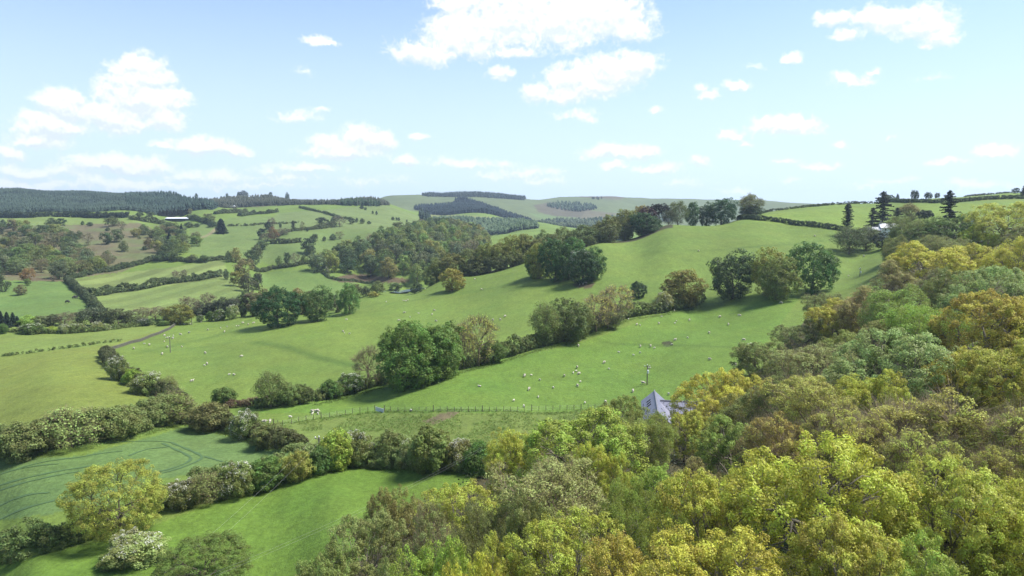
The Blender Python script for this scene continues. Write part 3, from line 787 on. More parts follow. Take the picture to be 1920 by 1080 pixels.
# nearest trees: single leaves of 15-20 cm
for i, sd_ in enumerate((11, 12, 13, 14)):
    broadleaf(f'near_full{i}', 14, 12.5, .2, 15, 430, 100, .52, .18, sd_, (7, 5, 4), M_PALEBARK, lobe=(.20, .36), inner=.03, core=.60, low=.4, twigs=1, twig_len=1.1, twig_rad=.016, up=.8, flat=1.1)
broadleaf('round_oak0', 13, 13, .06, 9, 640, 75, .55, .18, 17, (7, 5, 4), M_BARK, lobe=(.22, .36), inner=.08, core=.86, low=.7, twigs=1, twig_len=.8, twig_rad=.016, up=.7, flat=1.0)
for i, sd_ in enumerate((21, 22)):
    broadleaf(f'near_soft{i}', 14, 12, .2, 13, 420, 95, .75, .17, sd_, (6, 5, 4), M_PALEBARK, flat=.9, spread=.8, inner=.12, twigs=2, twig_len=1.2, twig_rad=.014, core=.62, lobe=(.2, .38), low=.6)
for i, sd_ in enumerate((31, 32, 33)):
    broadleaf(f'near_bare{i}', 14, 12, .2, 11, 480, 58, .50, .17, sd_, (7, 5, 6), M_TWIG, twigs=8, twig_len=1.6, twig_rad=.015, inner=.05, core=.62, lobe=(.2, .4), low=.6)
for i, sd_ in enumerate((36, 37)):
    broadleaf(f'near_half{i}', 14, 12, .2, 9, 430, 70, .6, .18, sd_, (7, 5, 5), M_TWIG, twigs=4, twig_len=1.5, twig_rad=.015, inner=.05, core=.62, lobe=(.2, .4), low=.6)
# middle distance: leaf sprays of 40 cm
for i, sd_ in enumerate((41, 42, 43, 44)):
    broadleaf(f'mid_full{i}', 16, 14, .05, 8, 220, 48, 1.1, .46, sd_, (5, 4, 0), sides=5, lobe=(.28, .46), inner=.2, low=.7)
broadleaf('mid_dense0', 18, 18, .02, 9, 430, 60, 1.15, .46, 51, (6, 4, 0), sides=5, low=.7, lobe=(.3, .45), core=.8, inner=.15)
broadleaf('mid_dense1', 18, 18, .04, 7, 330, 55, 1.1, .46, 52, (6, 4, 0), sides=5, low=.7, lobe=(.32, .5), core=.8, inner=.15)
broadleaf('mid_bloom0', 18, 18, .04, 7, 330, 50, 1.1, .46, 53, (6, 4, 0), sides=5, low=.7, lobe=(.32, .5), core=.8, inner=.15, blossom=.42)
for i, sd_ in enumerate((55, 56)):
    broadleaf(f'mid_bare{i}', 15, 11, .18, 7, 190, 9, .8, .36, sd_, (6, 5, 4), M_TWIG, twigs=7, twig_len=1.6, twig_rad=.035, inner=0, sides=5)
for i, sd_ in enumerate((57, 58)):
    broadleaf(f'mid_soft{i}', 15, 12, .12, 8, 200, 34, 1.3, .4, sd_, (6, 4, 2), M_TWIG, twigs=2, twig_len=1.5, twig_rad=.03, inner=.2, flat=.9, spread=1.1, sides=5)
# bushes
for i, sd_ in enumerate((61, 62, 63)):
    broadleaf(f'bush{i}', 5, 6, .02, 7, 150, 60, .62, .25, sd_, (5, 4, 0), low=.6, lobe=(.3, .48), core=.8, sides=4, inner=.2, rad=.09)
for i, sd_ in enumerate((64, 65)):
    broadleaf(f'thorn{i}', 5, 6, .02, 7, 150, 50, .62, .25, sd_, (5, 4, 0), low=.6, lobe=(.3, .48), core=.8, sides=4, inner=.2, rad=.09, blossom=.48)
broadleaf('bare_bush0', 5, 5.5, .05, 6, 130, 22, .6, .22, 67, (6, 4, 3), M_TWIG, low=.6, sides=4, inner=.1, rad=.09, twigs=6, twig_len=.9, twig_rad=.015)
# far trees: sprays of 80 cm
for i, sd_ in enumerate((71, 72, 73, 74)):
    broadleaf(f'far_full{i}', 15, 13, .04, 6, 80, 26, 1.7, .85, sd_, (4, 3, 0), sides=4, lobe=(.3, .5), inner=.2)
broadleaf('far_bare0', 15, 12, .15, 6, 80, 12, 1.5, .6, 76, (5, 4, 3), M_TWIG, sides=4, inner=.1, twigs=3, twig_len=1.8, twig_rad=.07)
broadleaf('far_bush0', 4, 5, .02, 5, 40, 16, .8, .6, 78, (3, 2, 0), sides=4, low=.6, inner=.1, rad=.1)
broadleaf('far_thorn0', 5, 6, .02, 5, 45, 18, .8, .55, 79, (3, 2, 0), sides=4, low=.6, inner=.1, rad=.1, blossom=.7)
conifer('spruce0', 18, 7.5, 81, .9, 8, .6, 8, .05)
conifer('spruce1', 16, 6.5, 82, .9, 8, .6, 8, .05, .8)
conifer('old_fir0', 24, 13, 83, 1.5, 7, .6, 9, .10, .75, .18, .22, None, .45, .12)
conifer('old_fir1', 24, 9, 84, 1.4, 7, .6, 8, .06, .7, .22, .15, None, .4, .15)
conifer('column0', 20, 4.2, 85, .8, 7, .55, 7, .05, .35, .10, .12, None, .45, .3)
conifer('broad_yew0', 13, 11, 86, .7, 9, .6, 10, .02, .62, .22, .0, None, .2)
broadleaf('flat_cedar0', 12, 13, .62, 7, 90, 46, 1.25, .5, 87, (6, 4, 0), M_BARK, flat=.25, sides=5, low=.3, inner=.1)
PROTO['flat_cedar0']['crown'].materials[0] = M_NEEDLE

# ------------------------------------------------------------------ planting
def plant(name, proto, loc, h, w, colr, label, cat='tree', group=None, rz=None, blossom=None, tilt=0.0):
    p = PROTO[proto]
    t = empty(name, (loc[0], loc[1], loc[2] - .15), rng.uniform(0, 6.28) if rz is None else rz)
    t.scale = (w / p['w'], w / p['w'], h / p['h'])
    tag(t, label, cat, group)
    j = rng.uniform(.93, 1.07, 3) * rng.uniform(.94, 1.06)
    mobj('trunk', p['trunk'], t)
    mobj('crown', p['crown'], t, tuple(np.array(colr) * j))
    if p['blossom'] is not None: mobj('blossom', p['blossom'], t, blossom or (.50, .495, .43))
    return t

def seen(px, top, base=None, D=None, wpx=30, drop=0.0):
    """place, height and width of a plant from where the photo shows its top, foot and sides"""
    if D is None:
        g = hit(px, base); D = g[1]
    else:
        x = uof(px, top) * D; g = np.array((x, D, ground(x, D)))
    zt = CZ + slope(top) * D
    h = zt - g[2]
    w = wpx * math.hypot(D, 0) / F
    return g, h, w

# ------------------------------------------------------------------ the wood on the near slope: every tree by itself
for row in FG:
    x, top, D, wpx, pr, colr, lab = row
    g, h, w = seen(x, top, D=D, wpx=wpx)
    if h < .75 * w or h > 22: print('wood height', x, top, D, 'h', round(h, 1), 'w', round(w, 1), 'g', round(g[2], 1))
    plant('woodland_tree', pr, g, max(h, 5), w * .9, colr, lab, 'tree', 'trees of the wood on the near slope')

# low growth under the trees: nobody could count it
upos = []
for _ in range(5200):
    D = math.exp(rng.uniform(math.log(22), math.log(300))); u = rng.uniform(-420, 1150)
    x = u / F * D; z = ground(x, D); qx, qy = project(x, D, z)
    if inpoly(np.array([qx]), np.array([qy]), WOODF[0][0])[0]: upos.append((x, D, z))
upos = np.array(upos)
un = np.tile((0, 0, 1.0), (len(upos), 1))
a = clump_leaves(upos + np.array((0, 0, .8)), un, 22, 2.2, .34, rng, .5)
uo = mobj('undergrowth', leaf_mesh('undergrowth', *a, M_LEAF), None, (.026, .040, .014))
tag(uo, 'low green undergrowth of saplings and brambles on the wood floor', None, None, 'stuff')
# ------------------------------------------------------------------ hedges
def hedge(name, label, path, h, w, colr, leaf=.34, dens=1.0, dmin=20, dmax=1e9, puff=.55, hv=.38, group='hedges between the fields', cat='hedge', gap=0.0, Ds=None):
    W2 = [hit(*q, dmin, dmax) for q in path] if Ds is None else [np.array((*(lambda p: (p[0], p[1]))(pix(q[0], q[1], d)), 0)) for q, d in zip(path, Ds)]
    S_, nn = [], []
    r = rng
    s0 = 0.0
    for a, b_ in zip(W2[:-1], W2[1:]):
        L = np.linalg.norm(b_[:2] - a[:2]); m_ = max(2, int(L * dens * (h + w) * 1.1 / puff ** 1.2))
        t = r.random(m_); d = (b_[:2] - a[:2]) / L; nv = np.array((-d[1], d[0]))
        hh = h * (1 + hv * vnoise((s0 + t * L) / (h * 1.2) + 31.7, np.zeros(m_) + a[0], 77) + .4 * hv * vnoise((s0 + t * L) / (h * .45), np.zeros(m_) + a[1], 78))
        keep = r.random(m_) > gap * (vnoise((s0 + t * L) / (h * 1.5), np.zeros(m_), 79) > .1)
        th = r.uniform(-1.2, math.pi + 1.2, m_)
        cx, cz = np.cos(th), np.sin(th)
        wv = 1 + 1.2 * hv * vnoise((s0 + t * L) / (w * .9), np.zeros(m_) + 3.3, 80)
        lat = cx * w / 2 * wv * r.uniform(.8, 1.0, m_) + hv * w * .4 * vnoise((s0 + t * L) / (w * 2.2), np.zeros(m_) + 7.1, 81); z = hh * (.46 + .46 * np.clip(cz, -1, 1)) * r.uniform(.88, 1.04, m_)
        x = a[0] + d[0] * L * t + nv[0] * lat; y = a[1] + d[1] * L * t + nv[1] * lat
        g = np.array([ground(q, qq) for q, qq in zip(x, y)])
        S_.append(np.stack([x, y, g + z], 1)[keep]); nn.append(np.stack([nv[0] * cx, nv[1] * cx, np.maximum(cz, .1)], 1)[keep]); s0 += L
    S_, nn = np.concatenate(S_), unit(np.concatenate(nn))
    per = max(6, int(34 * (puff / .55) ** 2 * (.34 / leaf) ** 2))
    o = S_.mean(0); o[2] -= h / 2
    pos, nor, sz, cl = clump_leaves(S_ - o, nn, per, puff, leaf, r, .8)
    ob = mobj(name, leaf_mesh(name, pos, nor, sz, cl, M_LEAF), None, colr)
    ob.location = o
    return tag(ob, label, cat, group)

HG = (.180, .220, .070); HD = (.120, .158, .046); HF = (.085, .112, .042)
hedge('hedge', 'tall overgrown hedge bounding the crop field, from the left border to the field corner', [(-60,872),(0,858),(80,842),(180,826),(270,806),(345,787)], 6.0, 5.4, HG, .30, .9, hv=.28, puff=.8)
hedge('hedge', 'lower hedge along the top of the crop field, running down to the power pole', [(350,790),(410,800),(470,818),(530,836),(575,846)], 3.6, 4.0, (.095,.110,.038), .28, .9)
hedge('hedge', 'bushy hedge with pale bushes beside the crop field and lower paddock, behind the yellow tree', [(290,955),(360,935),(430,915),(510,893),(600,866)], 3.6, 3.8, HG, .26, .9)
hedge('hedge', 'low hedge filling the gaps between the hawthorns from the power pole to the wood', [(596,866),(650,872),(730,874),(810,880),(895,886)], 3.0, 3.4, HG, .26, .9)
hedge('hedge', 'bushy hedge at the bottom left corner, left of the yellow tree', [(-60,1062),(0,1050),(70,1036),(140,1015),(215,992)], 3.6, 4.2, HD, .26, .9)
hedge('hedge', 'dark hedge base running under the big domed chestnut across the pastures', [(590,752),(650,738),(705,722),(780,712),(860,692),(905,680)], 3.2, 3.4, HD, .36, .9)
hedge('hedge', 'thick dark hedge climbing from the bare ash up to the olive tree', [(900,681),(960,665),(1030,645),(1085,628),(1130,606),(1180,592),(1240,585),(1290,575),(1315,566)], 5.2, 5.0, HD, .36, .9, hv=.3)
hedge('hedge', 'low hedge joining the olive bushes at the bottom of the sheep pasture', [(480,765),(530,760),(600,748)], 3.0, 3.0, HD, .36, .9)
hedge('hedge', 'reddish bracken bank beside the round dark bush', [(425,764),(455,762),(482,760)], 1.7, 3.0, (.150,.105,.060), .34, .9)
hedge('hedge', 'scrubby hedge with hawthorn between the yellow meadow and the sheep pasture', [(196,668),(212,690),(236,708),(262,722),(300,742),(330,756)], 3.6, 4.4, (.095,.105,.042), .34, .8, hv=.4)
hedge('hedge', 'thin broken hedge line crossing the yellow meadow', [(5,668),(60,662),(120,654),(175,646),(228,640)], .9, .9, HD, .34, .9, gap=.7)
hedge('hedge', 'low dark hedge under the blossoming hawthorns at the far edge of the meadow', [(-20,624),(40,624),(110,626),(180,622),(250,613),(300,608)], 1.9, 2.0, HD, .4, .9)
hedge('hedge', 'short clipped hedge right of the meadow oak', [(352,590),(380,586),(420,582),(470,580)], 1.8, 2, HD, .5, .9)
# hedges of the enclosed fields beyond
hedge('hedge', 'dark hedge dividing the two mown fields', [(172,556),(215,549),(265,543),(310,533),(365,527),(415,518)], 5.0, 5.0, HF, .6, .8, 380, 640, puff=.9, hv=.45)
hedge('hedge', 'hedge with may blossom down the left end of the mown fields', [(125,528),(140,540),(155,552),(168,566),(182,582),(196,592)], 4.6, 4.6, (.085,.105,.045), .6, .8, 360, 640, puff=.9, hv=.4)
hedge('hedge', 'hedge along the upper edge of the striped field', [(130,524),(180,512),(230,504),(262,496),(290,488),(340,490),(380,492),(420,487)], 4.2, 4.5, HF, .6, .8, 480, 760, puff=.9, hv=.5)
hedge('hedge', 'hedge along the field above the river bend', [(475,508),(510,504),(550,500),(585,493)], 3.4, 3.6, HF, .7, .8, 520, 800, puff=.9)
hedge('hedge', 'thin dark hedge curving round the bare brown bank', [(594,500),(606,512),(618,522),(640,527),(668,528),(700,530)], 2.2, 2.4, HF, .6, .8, 480, 760, puff=.7)
hedge('hedge', 'dark hedge below the tall thin poplar, hillside fields', [(505,457),(525,456),(545,456),(565,454)], 4.5, 5, HF, .8, .7, 600, 900, puff=1.2)
hedge('hedge', 'hedge line rising across the hillside fields to the round bushes', [(520,444),(540,435),(590,430),(630,426)], 3.2, 3.5, HF, .8, .7, 650, 1100, puff=1.1)
hedge('hedge', 'curved hedge on the hillside above the pale field', [(590,430),(600,426),(615,423),(628,421)], 4.2, 4.5, HF, .8, .8, 700, 1200, puff=1.2)
hedge('hedge', 'broken line of thorn bushes on the hilltop field', [(562,390),(580,394),(600,398),(614,402),(640,410),(660,412)], 2.8, 3.4, HF, .9, .6, 850, 1400, puff=1.3, gap=.6)
hedge('hedge', 'hedge above the dark cone-shaped yew on the hillside', [(427,424),(450,424),(470,423),(500,420),(560,418)], 2.2, 3, HF, .9, .5, 800, 1300, puff=1.2, gap=.4)
hedge('hedge', 'line of bushes below the skyline wood, beside the white barn', [(405,402),(425,400),(445,399),(462,398)], 5.5, 5, HF, 1.0, .6, 900, 1400, puff=1.5, hv=.4)
hedge('hedge', 'second bushy hedge on the hill right of the barn', [(450,406),(462,404),(477,402),(500,401),(520,398)], 5.0, 5, HF, 1.0, .6, 900, 1400, puff=1.5, hv=.4)
hedge('hedge', 'scrubby hedge running below the white-roofed barn', [(241,412),(262,414),(285,418),(308,421)], 6.0, 6, HF, 1.0, .6, 800, 1200, puff=1.5, hv=.4)
hedge('hedge', 'hedge slanting from the barn down to the pale lime tree', [(352,411),(365,412),(380,416),(392,420),(402,424)], 5, 5, HF, 1.0, .6, 760, 1200, puff=1.5, hv=.4)
hedge('hedge', 'dark hedge under the left skyline forest', [(-20,410),(60,408),(130,407),(200,408),(240,408)], 6.5, 7, (.040,.060,.032), 1.1, .6, 800, 1250, puff=1.7, hv=.4)
# hedges right of the crest
hedge('hedge', 'clipped dark hedge separating the pasture crest from the upper right field', [(1384,409),(1420,413),(1470,418),(1520,424),(1560,430),(1582,434)], 3.0, 3.0, (.05,.075,.028), .5, .9, 400, 600, puff=.7, hv=.12)
hedge('hedge', 'thin hedge on the skyline of the upper right field', [(1396,400),(1440,396),(1500,390),(1560,384),(1620,380),(1690,375)], 1.7, 2.0, (.05,.07,.03), .5, .8, 450, 700, puff=.6, hv=.3, gap=.35)
hedge('hedge', 'dark hedge crossing the top right fields behind the spruce', [(1665,379),(1700,380),(1750,381),(1800,379),(1860,374),(1930,373)], 2.6, 2.6, (.05,.075,.028), .5, .8, 440, 760, puff=.7, hv=.12)
hedge('hedge', 'low hedge along the highest skyline at the top right', [(1810,366),(1850,364),(1890,362),(1935,361)], 1.3, 1.6, (.05,.07,.03), .5, .8, 480, 900, puff=.6)

# ------------------------------------------------------------------ single trees, bushes and clumps
HT = 'trees along the hedges and pastures'
ROWS = [ # name, x, top, base (or -distance), width px, model, colour, label
 ('oak_tree',222,868,1005,168,'round_oak0',(.27,.32,.058),'yellow oak with orange-tinged sides standing alone on the hedge between crop and paddock'),
 ('sycamore_tree',380,1010,-78,172,'round_oak0',(.12,.195,.042),'dark green sycamore cut by the bottom edge, beside the white hawthorn'),
 ('hawthorn_bush',240,992,1040,62,'thorn0',GREYG,'grey-green hawthorn just below the yellow oak'),
 ('hawthorn_bush',265,1022,-84,105,'thorn1',GREYG,'large hawthorn white with blossom, next to the dark green sycamore'),
 ('bush',215,1040,-83,60,'bush1',OLIVE,'olive bush cut by the bottom edge next to the white hawthorn'),
 ('hawthorn_bush',342,898,952,62,'thorn0',OLIVE,'hawthorn dusted with white on the hedge right of the yellow oak'),
 ('hawthorn_bush',392,882,942,70,'bare_bush0',BROLIVE,'brown-grey thorn bush between two white hawthorns on the paddock hedge'),
 ('hawthorn_bush',440,866,930,70,'thorn1',OLIVE,'hawthorn with white sprays on its right side, halfway along the paddock hedge'),
 ('bush',500,862,915,80,'bush0',MID,'leafy green bush on the paddock hedge before the golden bush'),
 ('bush',560,842,900,58,'bush2',(.26,.27,.06),'golden-leaved bush on the paddock hedge left of the power pole'),
 ('bush',597,838,888,52,'bush1',MID,'dark green bush at the foot of the power pole'),
 ('bush',634,808,880,64,'bush0',LIME,'yellow-green bush at the bend of the paddock hedge'),
 ('hawthorn_bush',672,808,872,66,'thorn0',OLIVE,'hawthorn with a white flowering flank beside the yellow-green bush'),
 ('bush',735,806,868,74,'bush2',OLIVE,'plain olive bush between two white-flowering hawthorns'),
 ('hawthorn_bush',764,822,872,38,'thorn1',GREYG,'narrow hawthorn white from top to foot'),
 ('bush',812,800,880,92,'bush1',OLIVE,'largest olive bush of the row at the wood corner'),
 ('hawthorn_bush',862,824,880,60,'thorn0',OLIVE,'hawthorn topped with white blossom beside the largest olive bush'),
 ('bush',905,830,890,66,'bush0',MID,'green bush where the hedge row meets the wood'),
 # big left hedge trees
 ('bush',135,758,838,110,'bare_bush0',PALE,'pale thin-leaved bush sticking out of the tall crop-field hedge'),
 ('bush',50,790,856,90,'bush1',OLIVE,'olive bush in the tall hedge near the left border'),
 ('bush',220,760,820,90,'bush0',OLIVE,'olive bush in the middle of the tall crop-field hedge'),
 ('bush',315,728,792,100,'bare_bush0',OLIVE,'tall soft olive bush at the corner of the crop field'),
 ('bush',395,752,806,80,'bush2',(.16,.17,.06),'pale olive bush just past the crop field corner'),
 ('hawthorn_bush',458,770,822,60,'thorn0',OLIVE,'hawthorn with a white top on the crop field hedge'),
 ('bush',500,795,838,60,'bush0',OLIVE,'low olive bush on the hedge by the fence end'),
 ('bush',420,725,758,46,'bush0',MID,'round dark green bush alone above the reddish bank'),
 ('hawthorn_bush',222,668,712,38,'thorn0',OLIVE,'hawthorn bush with a white spray at the end of the stone wall'),
 ('bush',250,690,722,36,'bush1',LIME,'yellowish bush on the scrubby hedge below the stone wall'),
 ('hawthorn_bush',280,695,738,60,'thorn1',BROLIVE,'broad brownish hawthorn with white flowers on the scrubby hedge'),
 ('hawthorn_bush',314,702,742,40,'bare_bush0',BROLIVE,'brown thorn bush at the lower end of the scrubby hedge'),
 # hedge row through the pastures
 ('bush',508,695,764,56,'mid_soft0',OLIVE,'upright olive bush at the left end of the pasture hedge'),
 ('bush',540,712,760,50,'mid_full1',OLIVE,'rounded olive bush next to the upright one'),
 ('bush',568,718,756,40,'mid_full2',(.11,.13,.04),'small rounded olive bush right of two larger ones'),
 ('hawthorn_bush',622,712,746,44,'bush1',MID,'dark bush in the hedge left of the flowering hawthorn'),
 ('hawthorn_bush',655,700,738,48,'thorn0',MID,'hawthorn with white blossom left of the bare ash'),
 ('ash_tree',692,644,726,58,'mid_bare0',BROLIVE,'thin brown ash with bare branches leaning on the chestnut'),
 ('chestnut_tree',766,606,726,134,'mid_dense0',(.125,.205,.040),'huge domed bright green chestnut in the hedge, biggest of the pasture trees'),
 ('chestnut_tree',820,604,708,110,'mid_dense1',(.125,.205,.040),'domed bright green chestnut behind the huge one, on its right'),
 ('chestnut_tree',800,640,716,88,'mid_full2',(.14,.22,.042),'lower green chestnut bulging between the two domed ones'),
 ('ash_tree',870,600,692,50,'mid_bare1',TWIGGY,'slender bare ash just beside the domed chestnut'),
 ('ash_tree',897,584,686,66,'mid_bare0',TWIGGY,'taller bare brownish ash, second from the chestnut'),
 ('bush',925,640,680,50,'mid_full0',MID,'dark bush at the foot of the taller bare ash'),
 ('alder_tree',1020,566,648,60,'mid_soft0',OLIVE,'olive alder at the left of the thicket on the climbing hedge'),
 ('alder_tree',1058,558,640,84,'mid_full3',(.12,.145,.045),'full olive-green alder in the thicket on the climbing hedge'),
 ('alder_tree',1085,572,632,56,'mid_soft1',OLIVE,'small olive alder on the right of the thicket'),
 ('ash_tree',1118,548,622,66,'mid_bare1',TWIGGY,'pale bare ash rising from the climbing hedge'),
 ('ash_tree',1155,530,604,64,'mid_bare0',TWIGGY,'brown-pink bare ash, upper one of the climbing hedge'),
 ('bush',1140,580,616,54,'mid_soft1',(.14,.16,.06),'pale olive bush beneath the bare ashes'),
 ('bush',1197,526,558,31,'mid_dense1',(.065,.105,.04),'round dark green bush standing alone on the pasture slope'),
 ('hawthorn_bush',1243,546,582,32,'thorn1',GREYG,'small grey hawthorn beside the olive oak'),
 ('oak_tree',1281,505,574,80,'mid_full0',(.20,.19,.042),'olive-yellow oak at the top end of the climbing hedge'),
 # trio in the middle pasture edge
 ('sycamore_tree',1374,466,560,86,'mid_full1',DARK,'darkest tree of the right-hand pasture group, standing on its left end'),
 ('sycamore_tree',1408,482,-498,44,'mid_full2',DARK,'narrow dark tree half hidden between the darkest tree and the yellow one'),
 ('oak_tree',1438,463,552,66,'mid_full3',(.27,.25,.05),'yellow-green oak behind the fresh green trees of the right-hand group'),
 ('lime_tree',1456,480,562,74,'mid_full0',(.16,.205,.05),'light green tree in the middle of the right-hand pasture group'),
 ('lime_tree',1521,453,547,88,'mid_full2',(.10,.165,.042),'fresh green tree alone at the right end of the pasture group'),
 # clump on the spur
 ('lime_tree',1012,456,522,52,'mid_full0',(.24,.25,.05),'lime-yellow tree on the left of the clump on the hill'),
 ('sycamore_tree',1000,470,520,34,'mid_full3',(.09,.15,.04),'small green tree at the outer left of the clump on the hill'),
 ('sycamore_tree',1040,446,526,62,'mid_full2',(.065,.125,.034),'dark green tree in the middle of the clump on the hill'),
 ('sycamore_tree',1066,444,524,66,'mid_full1',(.075,.145,.036),'tall green tree behind the pale-flowered chestnut on the hill'),
 ('chestnut_tree',1092,466,531,60,'mid_bloom0',(.055,.10,.032),'horse chestnut pale with blossom candles, front of the clump on the hill'),
 ('lime_tree',1114,462,524,50,'mid_full3',(.085,.16,.04),'fresh green tree on the right of the clump on the hill'),
 # three trees left of the pasture
 ('sycamore_tree',522,538,612,82,'mid_dense1',(.042,.085,.028),'dark broad tree, left of the three at the pasture edge'),
 ('lime_tree',595,534,602,60,'mid_full1',(.085,.145,.034),'green rounded tree, middle of the three at the pasture edge'),
 ('lime_tree',656,530,588,44,'mid_full2',(.135,.21,.055),'light green conical tree, right of the three at the pasture edge'),
 ('oak_tree',848,503,546,46,'mid_full0',(.25,.25,.05),'small yellow-green tree alone on the slope before the oak dingle'),
 ('oak_tree',338,570,608,54,'mid_full3',(.19,.165,.035),'old-gold oak at the far end of the stone wall'),
 ('hawthorn_tree',375,590,604,13,'thorn0',MID,'small dark round thorn right of the old-gold oak'),
 ('hawthorn_tree',393,583,602,15,'bush1',MID,'small thorn tree with visible stem in the far pasture row'),
 ('hawthorn_tree',411,579,601,24,'thorn1',MID,'thorn tree with whitish top in the far pasture row'),
 ('hawthorn_tree',437,571,598,24,'thorn0',PALE,'white-topped thorn tree, tallest of the far pasture row'),
 ('hawthorn_tree',456,575,594,12,'bush0',DARK,'tiny dark thorn tree next to the white-topped one'),
 ('hawthorn_tree',478,570,593,20,'thorn1',MID,'thorn tree nearest the dark broad tree in the far pasture row'),
 # meadow edge, hawthorns in blossom
 ('hawthorn_bush',4,606,626,18,'bush0',MID,'dark bush at the left border of the meadow edge'),
 ('hawthorn_bush',62,606,626,44,'thorn1',MID,'broad hawthorn white with blossom at the left of the meadow edge'),
 ('bush',96,612,624,26,'bush2',LIME,'lime green bush between white hawthorns at the meadow edge'),
 ('hawthorn_bush',121,607,625,22,'thorn0',GREYG,'whitest hawthorn at the meadow edge'),
 ('hawthorn_bush',146,605,623,28,'thorn1',OLIVE,'pinkish-white hawthorn at the meadow edge'),
 ('hawthorn_bush',183,602,620,20,'thorn0',GREYG,'pale hawthorn left of the last white one at the meadow edge'),
 ('hawthorn_bush',199,606,619,16,'thorn1',GREYG,'last white hawthorn at the meadow edge'),
 ('bush',270,597,611,24,'thorn0',DARK,'dark bush pair left of the old-gold oak'),
 ('bush',305,602,611,20,'bush1',MID,'low green bush at the foot of the old-gold oak'),
]
# strip of trees along the brook behind the meadow
BROOK = [(2,582,612,20,'spruce0',BLUEG),(14,584,614,18,'spruce1',BLUEG),(25,585,612,20,'spruce0',BLUEG),(33,592,612,14,'spruce1',BLUEG),
 (52,590,612,36,'far_full0',LIME),(78,592,612,34,'far_full1',(.14,.15,.06)),(100,588,610,36,'far_full2',(.09,.11,.05)),(122,584,610,38,'far_bare0',(.12,.10,.06)),(146,585,612,40,'far_bare0',(.12,.10,.06)),
 (172,576,612,52,'far_full3',(.10,.11,.055)),(198,584,606,36,'far_full0',(.08,.10,.045)),(222,578,612,48,'far_full1',(.11,.125,.05)),(245,582,610,40,'far_full2',(.10,.11,.045)),(268,574,602,38,'far_bare0',(.13,.11,.06)),(292,574,600,40,'far_bare0',(.13,.11,.06)),(312,580,600,26,'far_full3',(.10,.11,.05)),
 (355,554,592,36,'far_bare0',(.12,.095,.06)),(388,548,588,34,'far_bare0',(.125,.095,.06)),(372,566,590,40,'far_full0',(.08,.095,.05)),(402,566,588,36,'far_full1',(.07,.085,.045)),(420,556,586,34,'far_full2',(.06,.075,.04)),(440,558,584,36,'far_full3',(.07,.08,.045)),(458,546,578,24,'far_full0',(.065,.11,.035)),(475,548,580,34,'far_full1',(.12,.11,.055)),(497,540,582,44,'far_full2',(.14,.125,.06)),
 (482,560,592,34,'far_full3',(.15,.13,.06)),(515,540,575,40,'far_bare0',(.15,.13,.07)),(560,540,590,46,'far_full0',(.17,.155,.06)),(580,545,588,34,'far_full2',(.15,.14,.055)),(622,552,582,24,'far_full1',(.08,.09,.045)),(632,562,586,26,'far_full3',(.10,.11,.05)),
 (668,532,560,26,'far_full1',(.11,.125,.05)),(686,536,556,20,'far_full2',(.045,.065,.03)),(708,526,552,28,'far_full0',(.13,.16,.05)),(742,530,546,26,'far_full3',(.08,.12,.04)),(780,528,550,24,'far_full2',(.045,.075,.035)),(700,549,557,22,'far_bush0',(.26,.20,.05))]
for x, t, b_, w, p, c in BROOK: ROWS.append(('spruce_tree' if p.startswith('spruce') else 'brook_tree', x, t, b_, w, p, c, None))
p_bare = lambda q: 'bare' in q
for row in ROWS:
    nm, x, top, base, wpx, pr, colr, lab = row
    colr = (colr[0], max(colr[1], colr[0] * .96), colr[2])
    g, h, w = seen(x, top, base=base if base > 0 else None, D=-base if base < 0 else None, wpx=wpx)
    cat = nm.split('_')[-1]
    if lab is None:
        cn = 'greyish' if p_bare(pr) else ('yellow-green' if colr[0] > .14 else 'dull green')
        if pr.startswith('spruce'): cn, lab = '', 'dark spruce in the small group at the left border behind the meadow'
        elif pr == 'far_bush0': lab = 'orange-yellow bush beside the river bend'
        else: lab = f'{cn} tree along the brook ' + ('behind the white hawthorns' if x < 325 else 'behind the row of thorn trees' if x < 470 else 'behind the three pasture trees' if x < 650 else 'by the river bend')
        grp = 'trees along the brook'
    else: grp = HT
    h = max(h, .5 * w, 1.0)
    plant(nm, pr, g, h, w, colr, lab, cat, grp)

# ------------------------------------------------------------------ oak dingle behind the crest and the trees along the hill's shoulder
DING = [(806,500,-436,34,'mid_full0',(.19,.15,.05)),(822,482,-440,44,'mid_full1',(.17,.155,.045)),(848,474,-442,50,'mid_full3',(.17,.15,.045)),(880,466,-444,50,'mid_full0',(.15,.15,.045)),(908,455,-446,50,'mid_full2',(.20,.18,.045)),
 (935,447,-448,52,'mid_full1',(.23,.18,.045)),(962,440,-450,52,'mid_full3',(.24,.20,.045)),(985,438,-452,44,'mid_full0',(.20,.19,.045)),(1008,446,-450,44,'mid_full2',(.15,.15,.045)),(895,490,-438,44,'mid_full3',(.12,.125,.045)),(930,480,-440,44,'mid_full2',(.12,.125,.04)),(965,470,-442,44,'mid_full1',(.13,.135,.04)),
 (1020,430,-462,42,'mid_full1',(.14,.16,.045)),(1035,438,-455,36,'mid_full0',(.16,.16,.05)),(1056,425,-466,42,'mid_full3',(.16,.17,.05)),(1078,430,-462,36,'mid_full2',(.15,.16,.05)),(1096,421,-468,48,'mid_full0',(.15,.16,.045)),(1118,428,-462,42,'mid_full1',(.15,.15,.045)),(1125,417,-472,36,'mid_full3',(.19,.17,.05)),(1100,445,-450,40,'mid_full2',(.11,.125,.04)),
 (1145,402,-472,46,'mid_full2',(.19,.165,.045)),(1172,392,-478,52,'mid_full0',(.20,.175,.045)),(1142,420,-455,40,'mid_full3',(.15,.14,.045))]
dl = {0: 'golden-green oak', 1: 'dark olive oak'}
